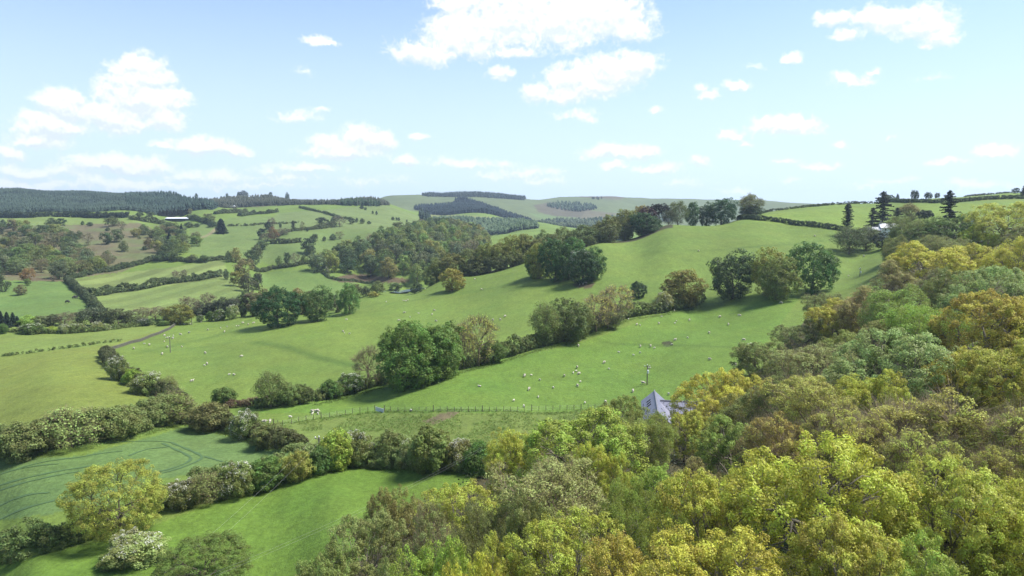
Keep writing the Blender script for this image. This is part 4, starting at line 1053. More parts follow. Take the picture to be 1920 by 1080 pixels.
for k_, (x, t, b_, w, p, c) in enumerate(DING):
    g, h, ww = seen(x, t, D=-b_, wpx=w)
    s_ = 'gold-tinged' if c[0] > .18 else 'olive' if c[0] > .14 else 'dark olive'
    wh = 'at the low end of the dingle behind the small yellow tree' if x < 870 else 'in the dingle along the crest, left of the clump on the hill' if x < 1010 else 'in the dingle behind the clump on the hill' if x < 1110 else 'at the top of the dingle beside the dark crest trees'
    c = (c[0] * .85, max(c[1], c[0] * .97), c[2])
    plant('oak_tree', p, g, max(h, 8), ww, c, f'{s_} oak {wh}', 'tree', 'oaks of the dingle behind the crest')
CREST = [('sycamore_tree',1164,406,450,50,'mid_full1',(.048,.10,.03),'dark green broad tree at the upper end of the dingle'),
 ('sycamore_tree',1208,398,440,58,'mid_full2',(.06,.105,.036),'dark green rounded tree on the shoulder of the hill'),
 ('beech_tree',1213,386,-478,40,'mid_full3',(.055,.035,.03),'purple-brown beech behind the rounded tree on the shoulder'),
 ('cedar_tree',1237,381,-482,36,'flat_cedar0',(.032,.036,.026),'dark flat-topped cedar on the crest'),
 ('oak_tree',1205,385,-490,36,'mid_full0',(.22,.18,.05),'golden tree top behind the purple beech'),
 ('lime_tree',1272,376,-484,34,'mid_soft0',(.12,.15,.05),'light green open tree on the crest right of the cedar'),
 ('lime_tree',1300,378,-487,26,'mid_full0',(.065,.115,.04),'small dark green round tree on the crest'),
 ('sycamore_tree',1326,378,-489,30,'mid_full1',(.05,.09,.034),'dark tree joined to the wide dark one on the crest'),
 ('sycamore_tree',1354,371,-490,58,'mid_full2',(.052,.10,.034),'wide dark green tree, largest on the crest'),
 ('ash_tree',1408,362,-498,44,'mid_soft1',(.16,.165,.06),'lone open-branched ash on the crest skyline'),
 ('bush',1255,392,-478,26,'mid_soft0',(.08,.11,.05),'grey-green bush at the foot of the cedar'),
 ('bush',1222,420,436,30,'bush1',(.07,.11,.045),'low bushes at the foot of the shoulder tree'),
 ('cypress_tree',1588,380,446,17,'column0',(.055,.075,.03),'tall thin column-shaped cypress at the field corner'),
 ('fir_tree',1638,388,-418,30,'old_fir1',(.040,.052,.026),'dense dark fir, left of the ragged tall one'),
 ('fir_tree',1657,357,-422,52,'old_fir0',(.034,.048,.026),'tall ragged old fir with bare gaps by the farmhouse'),
 ('fir_tree',1683,388,-420,30,'old_fir0',(.032,.045,.026),'shorter ragged fir right of the tall ragged one'),
 ('ash_tree',1706,380,-428,40,'mid_soft1',(.19,.17,.06),'pale brown-green round tree right of the ragged firs'),
 ('cedar_tree',1735,393,-380,30,'flat_cedar0',(.026,.036,.020),'small dark flat cedar left of the big spruce'),
 ('spruce_tree',1782,355,-335,46,'old_fir1',(.022,.034,.024),'black-green spruce standing out against the upper right field'),
 ('bush',1592,424,476,58,'mid_soft0',(.085,.115,.045),'grey-green spreading tree below the cypress, left half'),
 ('bush',1624,422,470,52,'mid_soft1',(.095,.12,.045),'grey-green spreading tree below the cypress, right half'),
 ('bush',1660,434,466,44,'mid_full3',(.040,.058,.028),'blackish shrub mass below the farmhouse roof'),
 ('bush',1684,428,462,30,'mid_full1',(.050,.062,.032),'dark shrub beside the willow below the farmhouse'),
 ('thorn_tree',1713,356,367,10,'far_bush0',(.04,.055,.03),'tiny thorn on the far right skyline, first of a pair'),
 ('thorn_tree',1719,357,367,8,'far_bush0',(.04,.055,.03),'tiny thorn on the far right skyline, second of a pair'),
 ('thorn_tree',1683,363,369,6,'far_bush0',(.04,.055,.03),'tiny solitary thorn on the skyline left of the pair'),
 ('bush',1741,360,366,14,'far_bush0',(.035,.05,.028),'low dark bush on the far right skyline'),
 ('bush',1757,361,366,9,'far_bush0',(.045,.06,.03),'smaller low bush on the far right skyline'),
 ('thorn_tree',1904,352,363,12,'far_full1',(.035,.055,.03),'small dark tree on the skyline at the right border'),
 ('spruce_tree',1921,345,368,16,'spruce1',(.025,.04,.025),'dark tree cut by the right border on the skyline'),
 ('bush',1664,366,378,30,'far_bush0',(.05,.07,.03),'bush clump on the skyline hedge behind the ragged fir'),
]
for nm, x, top, base, wpx, pr, colr, lab in CREST:
    g, h, w = seen(x, top, base=base if base > 0 else None, D=-base if base < 0 else None, wpx=wpx)
    plant(nm, pr, g, max(h, .5 * w, 1), w, colr, lab, 'bush' if nm == 'bush' else 'tree', 'trees on the crest and round the farmhouse')
# ------------------------------------------------------------------ far woods: every broadleaf tree one can tell apart
def poisson(poly, d0, d1, gap, n_try, r):
    out_ = []
    xs = [p[0] for p in poly]; ys = [p[1] for p in poly]
    for _ in range(n_try):
        D = math.exp(r.uniform(math.log(d0), math.log(d1))); u = r.uniform(min(xs) - 960, max(xs) - 960)
        x = u / F * D; z = ground(x, D); qx, qy = project(x, D, z)
        if not inpoly(np.array([qx]), np.array([qy]), poly)[0]: continue
        if any((x - a[0]) ** 2 + (D - a[1]) ** 2 < gap * gap for a in out_): continue
        out_.append((x, D, z))
    return out_
rw = np.random.default_rng(5)
PAL = [('olive', (.125, .165, .048)), ('grey-green', (.130, .165, .070)), ('dark green', (.065, .100, .036)), ('light green', (.165, .220, .058)), ('brownish', (.160, .155, .066)), ('yellow-green', (.21, .225, .058))]
def wood(poly, d0, d1, gap, where, grp, hr, wr, wts, n_try=5000, most=140):
    sp_ = poisson(poly, d0, d1, gap, n_try, rw)[:most]
    for x, D, z in sp_:
        k_ = rw.choice(len(PAL), p=np.array(wts) / sum(wts)); nm, c = PAL[k_]
        pr = 'far_bare0' if nm == 'brownish' and rw.random() < .6 else f'far_full{rw.integers(0, 4)}'
        h = rw.uniform(*hr); w = rw.uniform(*wr)
        plant('broadleaf_tree', pr, (x, D, z), h, w, c, f'{nm} tree {where}', 'tree', grp)
    return len(sp_)
n1_ = wood([(590,512),(612,490),(660,470),(705,455),(760,440),(800,432),(850,430),(890,440),(915,460),(912,480),(870,490),(830,500),(795,530),(700,519),(650,514),(610,516)], 590, 1020, 11.5, 'in the dense wood filling the valley slope', 'trees of the valley slope wood', (14, 20), (13, 18), (4, 5, 3, 5, 1.2, 2), 7000, 150)
n2_ = wood([(-60,440),(30,430),(60,432),(110,440),(140,450),(150,475),(200,490),(225,498),(180,512),(130,522),(110,524),(60,512),(20,520),(0,540),(-60,545)], 470, 900, 12, 'in the scrubby wood on the bracken bank', 'trees of the bracken bank wood', (9, 15), (11, 16), (5, 3, 2, 2, 4, 2), 7000, 95)
n3_ = wood([(262,440),(300,430),(345,436),(372,450),(372,470),(345,484),(300,490),(290,470),(300,450)], 560, 900, 11, 'in the tree clump between bank and hillside pasture', 'trees of the hillside clump', (10, 15), (11, 15), (4, 4, 3, 2, 3, 1), 3000, 26)
print('wood counts', n1_, n2_, n3_)

B_, Y_, O_, K_, L_, P_, S_ = (.055, .085, .034), (.20, .20, .05), (.105, .135, .042), (.030, .048, .028), (.13, .18, .05), (.15, .17, .07), (.13, .13, .065)
HILL = [ # x, top, base, width, model, colour, label (None: one of several alike)
 (32,396,407,14,'far_full0',O_,'round tree against the dark forest edge at the far left'),(18,419,428,16,'far_full1',B_,None),(6,411,422,10,'far_full2',B_,None),(49,412,424,13,'far_full3',Y_,'small yellow tree at the edge of the top left field'),
 (97,408,427,22,'far_full0',B_,'large dark bush-like tree standing on the top left field'),(117,409,423,16,'far_full1',B_,'dark tree joined to the large one on the top left field'),(155,414,422,6,'far_bush0',B_,None),(168,416,424,11,'far_bush0',B_,None),
 (212,405,424,26,'far_full2',O_,'broad olive tree at the right end of the top left field'),(229,414,430,16,'far_bare0',S_,None),(202,426,433,8,'far_bush0',B_,None),(199,435,458,23,'far_full3',(.07,.105,.036),'round green tree, left one of a pair on the bracken bank'),(219,430,454,24,'far_full1',(.09,.13,.04),'round green tree, right one of a pair on the bracken bank'),(233,451,472,16,'far_full0',O_,'oval green tree below the pair on the bracken bank'),
 (148,432,448,13,'far_full2',O_,None),(165,436,460,22,'far_bare0',S_,None),(255,428,444,17,'far_full3',Y_,None),(269,420,440,20,'far_full0',O_,None),(284,431,446,16,'far_full1',O_,None),(262,441,448,6,'far_thorn0',P_,None),
 (280,445,467,18,'far_full2',(.13,.125,.042),'olive oak alone at the right of the bracken bank'),(271,461,469,8,'far_bush0',B_,None),(320,416,442,25,'far_full3',(.09,.11,.042),'tall rounded tree above the hillside clump'),(341,419,448,13,'spruce0',BLUEG,'dark conifer behind the hillside clump'),(318,435,460,15,'spruce1',BLUEG,'dark conifer in the middle of the hillside clump'),
 (355,416,427,19,'far_full0',B_,None),(370,418,426,9,'far_bush0',B_,None),(393,400,419,21,'far_full1',(.15,.17,.06),'pale lime-green tree by the hedge right of the white barn'),(398,416,426,17,'far_full2',B_,None),
 (415,409,438,25,'broad_yew0',(.018,.034,.024),'dark cone-shaped yew standing on the hillside pasture'),(357,390,404,9,'far_bare0',P_,None),(262,396,406,14,'far_full0',B_,None),(284,397,406,16,'far_full3',(.07,.1,.045),None),
 (510,407,430,17,'far_bare0',(.11,.11,.07),'grey bare tree above the orange-brown clump'),(504,415,434,15,'far_full2',K_,None),(490,428,449,15,'far_full1',K_,'nearly black tree at the left of the orange-brown clump'),(511,425,451,22,'far_full0',(.17,.12,.055),'orange-brown tree in the hillside clump'),(525,427,444,14,'far_bare0',S_,None),(537,427,440,18,'far_bare0',(.10,.11,.06),None),(498,436,453,19,'far_bare0',S_,None),
 (550,413,433,7,'column0',(.06,.085,.04),'thin dark poplar on the hillside hedge'),(567,414,434,9,'far_bare0',P_,'thin pale bare poplar on the hillside hedge'),(576,427,434,5,'far_bush0',B_,None),(526,418,427,5,'far_bush0',B_,None),
 (602,407,418,21,'far_full3',K_,'wide dark bush in the middle of the hillside fields'),(615,411,417,5,'far_bush0',B_,None),(622,410,418,5,'far_bush0',B_,None),(637,403,425,25,'far_bare0',(.10,.105,.065),'spreading grey tree with pale trunk in the hillside fields'),(627,404,415,10,'far_full0',B_,None),
 (659,409,420,12,'far_full1',K_,None),(669,408,417,6,'far_bush0',B_,None),(679,409,419,10,'far_full2',B_,None),(692,414,420,8,'far_bush0',B_,None),(591,438,454,17,'far_full3',B_,'dark round bush-tree above the big round oak'),(608,443,452,7,'far_bush0',B_,None),(624,438,450,13,'far_full0',B_,None),(637,433,448,17,'far_bare0',P_,None),
 (579,446,476,29,'far_full1',(.050,.080,.032),'big round dark oak at the corner of the hillside fields'),(583,462,480,17,'far_full2',(.09,.12,.05),None),(490,450,468,24,'far_full3',(.09,.12,.045),None),
 (678,385,392,8,'far_bush0',K_,None),(685,388,394,5,'far_bush0',B_,None),(699,395,401,4,'far_bush0',B_,None),(706,395,403,4,'far_bush0',K_,None),(737,406,413,6,'far_bush0',B_,None),(744,407,413,4,'far_bush0',B_,None),(748,407,414,4,'far_bush0',B_,None),(763,411,417,3,'far_bush0',B_,None),(771,421,429,12,'far_bush0',K_,'dark low bush above the valley slope wood'),(781,424,429,4,'far_bush0',B_,None),(790,426,431,8,'far_bush0',K_,None),
 (442,464,492,22,'far_full0',Y_,'yellow tree at the top of the tree belt beside the striped field'),(458,484,520,36,'far_full3',(.20,.18,.065),'large pale yellow tree in the belt beside the striped field'),(448,508,538,30,'far_full1',(.21,.18,.05),'golden tree at the bottom of the belt beside the striped field'),(466,512,548,32,'far_full2',(.10,.11,.05),None),(424,504,524,11,'far_full0',B_,None),(428,470,492,12,'far_full2',B_,None),(470,468,490,22,'far_full1',(.08,.11,.045),None),(482,458,484,22,'far_full0',(.09,.11,.045),None),(478,480,500,16,'far_full3',B_,None),(485,510,545,24,'far_full3',(.075,.09,.042),None),
 (302,470,490,28,'far_full2',(.055,.09,.034),'dark green tree at the upper hedge of the striped field'),(328,471,491,18,'far_full3',(.10,.13,.045),None),(362,477,492,22,'far_full0',(.11,.13,.05),None),(384,478,493,16,'far_full1',(.10,.13,.05),None),(331,506,528,17,'far_bare0',(.16,.12,.075),'pinkish bare tree in the hedge between the mown fields'),(345,504,528,15,'far_bare0',(.15,.135,.075),'yellowish bare tree in the hedge between the mown fields'),
 (524,479,499,13,'far_full0',L_,None),(540,473,498,13,'far_full1',(.06,.09,.04),None),(554,473,497,21,'far_bare0',P_,None),(571,477,495,12,'far_full2',L_,None),(598,474,498,23,'far_full3',L_,None),(612,480,503,16,'far_full0',(.09,.11,.045),None),(628,470,496,20,'far_full1',L_,None),(615,500,516,10,'far_thorn0',P_,'whitish bush at the foot of the valley slope wood'),
 (40,533,553,21,'far_full0',(.17,.14,.06),'russet round bush alone in the far left meadow'),(4,515,547,26,'far_full2',(.055,.085,.035),'dark green tree at the left border beside the far left meadow'),(53,502,530,26,'far_full3',(.22,.16,.05),'orange-gold tree at the edge of the bracken by the far left meadow'),(52,522,536,12,'far_full1',L_,None),(100,516,528,14,'far_bare0',(.09,.07,.055),None),(160,488,514,28,'far_full0',(.15,.155,.045),'yellow-green tree above the hedge corner of the striped field'),(176,484,510,18,'far_full3',(.12,.145,.045),None),(118,486,512,22,'far_full1',(.045,.075,.038),None),(124,470,490,18,'far_full2',(.10,.12,.045),None),
 (457,357,368,17,'far_full0',(.045,.06,.04),'flat-topped clump of beeches on the distant left skyline'),(448,359,368,6,'far_bush0',B_,None),(426,362,369,5,'far_bush0',B_,None),(368,362,368,6,'far_bush0',B_,None),(507,360,369,7,'far_full1',B_,None),(538,360,369,8,'far_full2',B_,None),
]
def colour_word(c):
    return 'dark' if max(c) < .085 else 'yellowish' if c[0] >= c[1] and c[0] > .16 else 'brownish' if c[0] >= c[1] else 'green'
for x, t, b_, w, pr, c, lab in HILL:
    g, h, ww = seen(x, t, base=b_, wpx=w)
    if g[1] > 2200:
        g, h, ww = seen(x, t, D=1600, wpx=w)
    isb = 'bush' in pr or 'thorn' in pr
    nm = 'thorn_bush' if isb else ('yew_tree' if 'yew' in pr else 'conifer_tree' if 'spruce' in pr else 'poplar_tree' if 'poplar' in (lab or '') else 'broadleaf_tree')
    if lab is None:
        wh = 'on the distant skyline' if b_ < 372 else 'near the far left meadow' if x < 140 and b_ > 440 else 'on the bracken bank' if x < 290 and b_ > 425 else 'around the top left field' if x < 300 else 'near the white barn' if x < 415 and b_ < 430 else 'on the striped field hedges' if x < 415 else 'in the belt beside the striped field' if x < 500 and b_ > 460 else 'by the field above the river' if b_ > 470 else 'in the orange-brown clump' if x < 545 and b_ > 420 else 'scattered on the hillside fields'
        lab = f'{colour_word(c)} {"bush" if isb else "tree"} {wh}'
    plant(nm, pr, g, max(h, 2.5, .45 * ww), ww, c, lab, 'bush' if isb else 'tree', 'trees and bushes of the far hillside')
# pines sheltering the barn
for i, (x, t) in enumerate(((299,395),(306,393),(313,392),(320,393),(327,391),(334,392),(341,393),(348,395),(354,398),(278,398))):
    D = 1045 + 9 * (i % 3); g, h, w = seen(x, t, D=D, wpx=11)
    plant('pine_tree', f'spruce{i % 2}', g, max(h, 9), w * 1.1, (.035, .042, .028), 'dark pine in the row sheltering the white-roofed barn', 'tree', 'pines behind the barn')

# ------------------------------------------------------------------ conifer plantations: far woods that read as one mass
def plantation(name, label, poly, d0, d1, gap, hr, wr, cols, seed, n_max=14000, round_=False, keepf=None):
    r = np.random.default_rng(seed)
    xs = [p[0] for p in poly]; u0, u1 = min(xs) - 960, max(xs) - 960
    nx = int((u1 - u0) / F * (d0 + d1) / 2 / gap); ny = int((d1 - d0) / gap)
    Dg, Ug = np.meshgrid(np.linspace(d0, d1, max(ny, 2)), np.linspace(u0, u1, max(nx, 2)), indexing='ij')
    D = (Dg + r.uniform(-.45, .45, Dg.shape) * gap).ravel(); X = (Ug / F * Dg + r.uniform(-.45, .45, Dg.shape) * gap).ravel()
    Z = np.array([ground(a, b_) for a, b_ in zip(X, D)])
    qx, qy = project(X, D, Z)
    ok = inpoly(qx + r.normal(size=len(qx)) * .8, qy, poly)
    X, D, Z = X[ok][:n_max], D[ok][:n_max], Z[ok][:n_max]
    n_ = len(X); big = .8 + .2 * vnoise(X / 60, D / 60, seed)
    h = r.uniform(*hr, n_) * big; w = r.uniform(*wr, n_)
    K = 7; V, Fc, tone = [], [], []
    ang = np.linspace(0, 2 * math.pi, K, endpoint=False)
    tiers = ((.06, .30, 1.0, .22), (.30, .62, .78, .2), (.55, 1.0, .5, .15)) if not round_ else ((.05, .55, .85, .55), (.35, .85, 1.0, .4), (.6, 1.0, .75, .25))
    base = 0
    tn = np.clip(.5 + .35 * vnoise(X / 90, D / 45, seed + 1) + r.normal(size=n_) * .22, 0, 1)
    for z0, z1, wf, dr in tiers:
        rad = (w / 2 * wf)[:, None] * r.uniform(.6, 1.15, (n_, K))
        a = ang[None] + r.uniform(0, 6, (n_, 1))
        ring = np.stack([X[:, None] + rad * np.cos(a), D[:, None] + rad * np.sin(a), (Z + h * z0)[:, None] + h[:, None] * dr * r.uniform(-.3, .3, (n_, K))], -1)
        apex = np.stack([X + r.normal(size=n_) * .2, D + r.normal(size=n_) * .2, Z + h * z1], -1)[:, None]
        V.append(np.concatenate([ring, apex], 1).reshape(-1, 3))
        i0 = base + np.arange(n_)[:, None] * (K + 1); j = np.arange(K)[None]
        Fc.append(np.stack([i0 + j, i0 + (j + 1) % K, np.broadcast_to(i0 + K, (n_, K))], -1).reshape(-1, 3)); base += n_ * (K + 1)
        tone.append(np.repeat(tn, K))
    V, Fc, tone = np.concatenate(V), np.concatenate(Fc), np.concatenate(tone)
    me = mesh_from(name, V - V.mean(0), Fc, M_FOREST, False, {'clump': ('FACE', 'FLOAT', tone), 'leaf': ('FACE', 'FLOAT', r.random(len(Fc)))})
    o = mobj(name, me, None, cols); o.location = V.mean(0)
    tag(o, label, None, None, 'stuff'); print(name, n_)
def forest_mat():
    m, nt, out = new_mat('forest_foliage')
    oi = N(nt, 'ShaderNodeObjectInfo'); ac = N(nt, 'ShaderNodeAttribute', attribute_name='clump'); al = N(nt, 'ShaderNodeAttribute', attribute_name='leaf')
    hs = N(nt, 'ShaderNodeHueSaturation'); nt.links.new(oi.outputs['Color'], hs.inputs['Color'])
    v = math_n(nt, 'MULTIPLY', math_n(nt, 'MULTIPLY_ADD', ac.outputs['Fac'], .9, .55), math_n(nt, 'MULTIPLY_ADD', al.outputs['Fac'], .5, .75)); nt.links.new(v, hs.inputs['Value'])
    nt.links.new(math_n(nt, 'MULTIPLY_ADD', ac.outputs['Fac'], -.05, .53), hs.inputs['Hue'])
    d = N(nt, 'ShaderNodeBsdfDiffuse'); nt.links.new(hs.outputs[0], d.inputs['Color']); nt.links.new(d.outputs[0], out.inputs['Surface']); return m
M_FOREST = forest_mat()
FC = (.034, .050, .040)
plantation('conifer_plantation', 'blue-green conifer plantation covering the left skyline hill', [(-90,356),(0,357),(150,361),(300,367),(330,370),(335,402),(240,405),(0,409),(-90,409)], 1030, 1790, 6.2, (8.5, 11), (6, 8), FC, 201)
plantation('conifer_plantation', 'darker taller conifers at the right end of the left skyline plantation', [(235,368),(325,370),(340,375),(410,388),(400,394),(330,402),(240,404)], 1120, 1700, 7.5, (14, 19), (6.5, 8.5), (.028, .044, .036), 202)
plantation('conifer_plantation', 'long low dark plantation under the middle-left skyline', [(395,388),(380,378),(440,372),(520,369),(690,370),(730,385),(640,386),(500,386),(430,391)], 1270, 1640, 7, (8, 12), (6.5, 9), (.044, .050, .036), 203)
plantation('conifer_plantation', 'small darker spinney at the foot of the long low plantation', [(625,379),(660,378),(700,382),(715,387),(640,386)], 1180, 1420, 8, (10, 15), (7, 9), (.035, .055, .030), 204)
plantation('conifer_plantation', 'blue-black plantation with a pointed upper corner on the distant central hill', [(776,392),(786,388),(850,386),(856,375),(868,373),(884,378),(950,401),(1020,423),(1070,434),(1040,438),(985,428),(900,410),(802,402)], 1750, 2500, 7.5, (15, 18), (8, 11), (.017, .025, .026), 205)
plantation('conifer_plantation', 'dark conifer tongue running down beside the hillside pasture', [(780,394),(800,398),(806,412),(815,425),(800,424),(790,412)], 1050, 2100, 9, (15, 22), (8, 10), (.026, .038, .030), 206)
plantation('forest', 'soft blue-green young forest below the blue-black plantation', [(800,426),(812,412),(860,412),(930,414),(1005,420),(1012,438),(960,442),(920,440),(880,436),(830,428)], 1150, 1800, 7.5, (9, 13), (8, 11), (.055, .080, .045), 207, 14000, True)
plantation('conifer_plantation', 'thin dark row of trees along the central skyline', [(790,366.5),(850,364),(900,365),(985,371),(985,376),(900,370),(800,369)], 2500, 2900, 10, (13, 20), (9, 12), (.030, .040, .034), 208)
plantation('forest', 'ragged grey-green wood on the brown slope of the distant hill', [(1020,386),(1050,381),(1110,386),(1120,392),(1085,398),(1060,395),(1040,391)], 2150, 2800, 12, (12, 19), (8, 11), (.045, .065, .042), 209, 9000, True)
plantation('forest', 'tree belt along the bottom of the distant right valley', [(1010,418),(1040,412),(1095,414),(1130,410),(1200,404),(1260,402),(1260,415),(1150,425),(1050,432)], 1500, 2450, 15, (10, 15), (9, 13), (.055, .072, .045), 210, 9000, True)
plantation('forest', 'small dark block of trees high on the distant moor', [(1111,371),(1128,372.5),(1128,375.5),(1111,374)], 2500, 3060, 12, (10, 13), (8, 10), (.035, .045, .035), 211, 2000)
# ------------------------------------------------------------------ built things
M_SLATE = plain('slate', (.16, .165, .20), .45, .18, 1.6); M_LEAD = plain('ridge_tile', (.13, .13, .155), .6, .15, 2)
M_STONE = plain('stone', (.26, .235, .19), .9, .4, 2.2); M_WALL = plain('field_stone', (.085, .083, .060), .95, .45, 1.6); M_WHITE = plain('whitewash', (.70, .69, .66), .8, .06, 1.2); M_DARK = plain('near_black', (.02, .02, .022), .6, .2, 2)  # M_DARK: barn walls, and the shade painted under the house gable
M_TIN = plain('pale_tin', (.62, .65, .70), .4, .08, .3); M_WOOD = plain('weathered_wood', (.13, .115, .095), .85, .3, 4); M_POST = plain('post_wood', (.075, .06, .045), .9, .3, 5)
M_GALV = plain('galvanised', (.60, .64, .64), .6, .1, 2, .0); M_WIRE = plain('wire', (.42, .42, .42), .5, .1, 1, .2); M_CERAM = plain('insulator', (.75, .75, .73), .3, .05, 2)
M_GLASS = plain('window_glass', (.03, .035, .045), .12, .1, 1)
# coursed slates: thin bands give the roof its rows
def slate_mat(name, c, rows):
    m, nt, out = new_mat(name); b = N(nt, 'ShaderNodeBsdfPrincipled'); b.inputs['Roughness'].default_value = .42
    tc = N(nt, 'ShaderNodeTexCoord'); br = N(nt, 'ShaderNodeTexBrick'); br.inputs['Scale'].default_value = rows; br.inputs['Color1'].default_value = (*[q * .88 for q in c], 1); br.inputs['Color2'].default_value = (*[q * 1.12 for q in c], 1); br.inputs['Mortar'].default_value = (*[q * .6 for q in c], 1); br.inputs['Mortar Size'].default_value = .012; br.inputs['Brick Width'].default_value = .5; br.inputs['Row Height'].default_value = .32
    nt.links.new(tc.outputs['Object'], br.inputs['Vector']); nt.links.new(br.outputs['Color'], b.inputs['Base Color']); nt.links.new(b.outputs[0], out.inputs['Surface']); return m
M_ROOF = slate_mat('slate_roof', (.15, .155, .215), 1.0)

def gable(root, L, Wd, wall_h, pitch, wall_m, roof_m, off=(0, 0, 0), rz=0.0, thick=.14, over=.35, ridge=True):
    """walls, roof and ridge of a gabled range whose ridge runs along local y"""
    ca, sa = math.cos(rz), math.sin(rz)
    def tf_(V):
        V = np.asarray(V, float); return np.stack([V[:, 0] * ca - V[:, 1] * sa, V[:, 0] * sa + V[:, 1] * ca, V[:, 2]], 1) + np.array(off)
    a, l, rise = Wd / 2, L / 2, Wd / 2 * math.tan(pitch)
    w = MB(); V = [(-a, -l, -2.5), (a, -l, -2.5), (a, l, -2.5), (-a, l, -2.5), (-a, -l, wall_h), (a, -l, wall_h), (a, l, wall_h), (-a, l, wall_h), (0, -l, wall_h + rise), (0, l, wall_h + rise)]
    w.add(tf_(V), [[0, 1, 5, 8, 4], [2, 3, 7, 9, 6], [1, 2, 6, 5], [3, 0, 4, 7], [3, 2, 1, 0]])
    w.build('wall', wall_m, root)
    ro = MB(); e, o_ = a + over, l + over; dz = over * math.tan(pitch); zt = wall_h + rise + .02
    for s in (-1, 1):
        V = [(0, -o_, zt), (0, o_, zt), (s * e, o_, wall_h - dz + .02), (s * e, -o_, wall_h - dz + .02)]
        V += [(x, y, z + thick) for x, y, z in V]
        ro.add(tf_(V), [[0, 1, 2, 3], [7, 6, 5, 4], [0, 4, 5, 1], [1, 5, 6, 2], [2, 6, 7, 3], [3, 7, 4, 0]])
    rf = ro.build('roof', roof_m, root)
    if ridge:
        r_ = MB(); p = tf_([(0, -o_, zt + thick + .05), (0, o_, zt + thick + .05)]); r_.tube(p, .16, 6); r_.build('ridge', M_LEAD, rf)
    return rf, tf_, a, l, rise

# slate-roofed house at the wood edge
Dn, Df = 139.0, 157.0
pn, pf = pix(1233.5, 771, Dn), pix(1227, 733, Df)
mid = (pn + pf) / 2; gz = ground(mid[0], mid[1])
hs_ = empty('house', (mid[0], mid[1], gz), math.atan2(-(pf - pn)[0], (pf - pn)[1]))
tag(hs_, 'stone house with blue-grey slate roof half hidden by the wood', 'house')
rz_, Wh, pit = mid[2] - gz, 5.4, R(41)
Lh = np.linalg.norm((pf - pn)[:2])
wall_h = rz_ - Wh / 2 * math.tan(pit) - .2
rf, tf_, a_, l_, rise = gable(hs_, Lh - .7, Wh, wall_h, pit, M_STONE, M_ROOF)
gable(hs_, 8.0, 5.4, wall_h - .5, R(38), M_STONE, M_ROOF, (5.4, 3.0, 0), R(90))
for q in ((-a_ - .02, -3, 1.4), (-a_ - .02, 1, 1.4)):
    wn_ = MB(); wn_.box(q, (.08, 1.0, 1.2)); f_ = wn_.build('window', M_GLASS, hs_); fr = MB(); fr.box((q[0] - .03, q[1], q[2] - .68), (.16, 1.2, .12)); fr.build('sill', M_STONE, f_)
vb = MB(); vb.add([(-.95, -l_ - .03, wall_h + rise - 1.25), (.95, -l_ - .03, wall_h + rise - 1.25), (0, -l_ - .03, wall_h + rise - .25), (-.95, -l_ - .003, wall_h + rise - 1.25), (.95, -l_ - .003, wall_h + rise - 1.25), (0, -l_ - .003, wall_h + rise - .25)], [[0, 1, 2], [5, 4, 3], [0, 3, 4, 1], [1, 4, 5, 2], [2, 5, 3, 0]]); vb.build('gable_peak_shade', M_DARK, hs_)  # near-black triangle stands in for the shaded underside of the gable peak
for k_ in range(3):       # three rooflights on the left slope
    t_ = .30 + .0 * k_; yy = 4.2 - 1.9 * k_; xx = -a_ * .55; zz = wall_h + rise * (1 - .55)
    rl = MB(); c_, s2 = math.cos(pit), math.sin(pit)
    V = [(xx - .55 * c_, yy - .35, zz - .55 * s2 + .25), (xx + .55 * c_, yy - .35, zz + .55 * s2 + .25), (xx + .55 * c_, yy + .35, zz + .55 * s2 + .25), (xx - .55 * c_, yy + .35, zz - .55 * s2 + .25)]
    V += [(x - .0, y, z - .1) for x, y, z in V]
    rl.add(V, [[0, 1, 2, 3], [7, 6, 5, 4], [0, 4, 5, 1], [1, 5, 6, 2], [2, 6, 7, 3], [3, 7, 4, 0]]); rl.build('rooflight', M_GLASS, rf)

# farmhouse among the firs, top right
D = 408.0; p = pix(1668, 419, D); gz = ground(p[0], D)
fh = empty('farmhouse', (p[0], D, gz), R(78)); tag(fh, 'farmhouse with shining pale slate roofs between the dark firs', 'house')
zr = p[2] - gz; wl = zr - 3.4 * math.tan(R(36))
M_PSLATE = plain('bright_slate', (.26, .275, .32), .3, .1, .8)
rf, *_ = gable(fh, 11, 6.8, wl, R(36), M_WHITE, M_PSLATE); gable(fh, 6.5, 5.0, wl - 1.4, R(34), M_STONE, M_PSLATE, (-1.5, 8.8, 0))
for yy in (-4.8, 4.8):
    c_ = MB(); c_.box((0, yy, zr + .4), (.9, .9, 2.0)); c_.build('chimney', M_STONE, rf)
for yy in (-3, 0, 3):
    w_ = MB(); w_.box((-3.43, yy, wl - 1.2), (.1, .9, 1.1)); w_.build('window', M_GLASS, fh)
# white cottage whose gable peeps out, far right
D = 300.0; p = pix(1836, 410, D); gz = ground(p[0], D)
ct = empty('cottage', (p[0], D, gz), R(8)); tag(ct, 'white cottage gable peeping out behind the broad dark green tree', 'house')
zr = p[2] - gz; rf, *_ = gable(ct, 8, 5.0, max(zr - 2.0, 2.4), R(38), M_WHITE, M_SLATE)
c_ = MB(); c_.box((0, 3.4, max(zr - 2.0, 2.4) + 2.2), (.8, .8, 1.6)); c_.build('chimney', M_WHITE, rf)
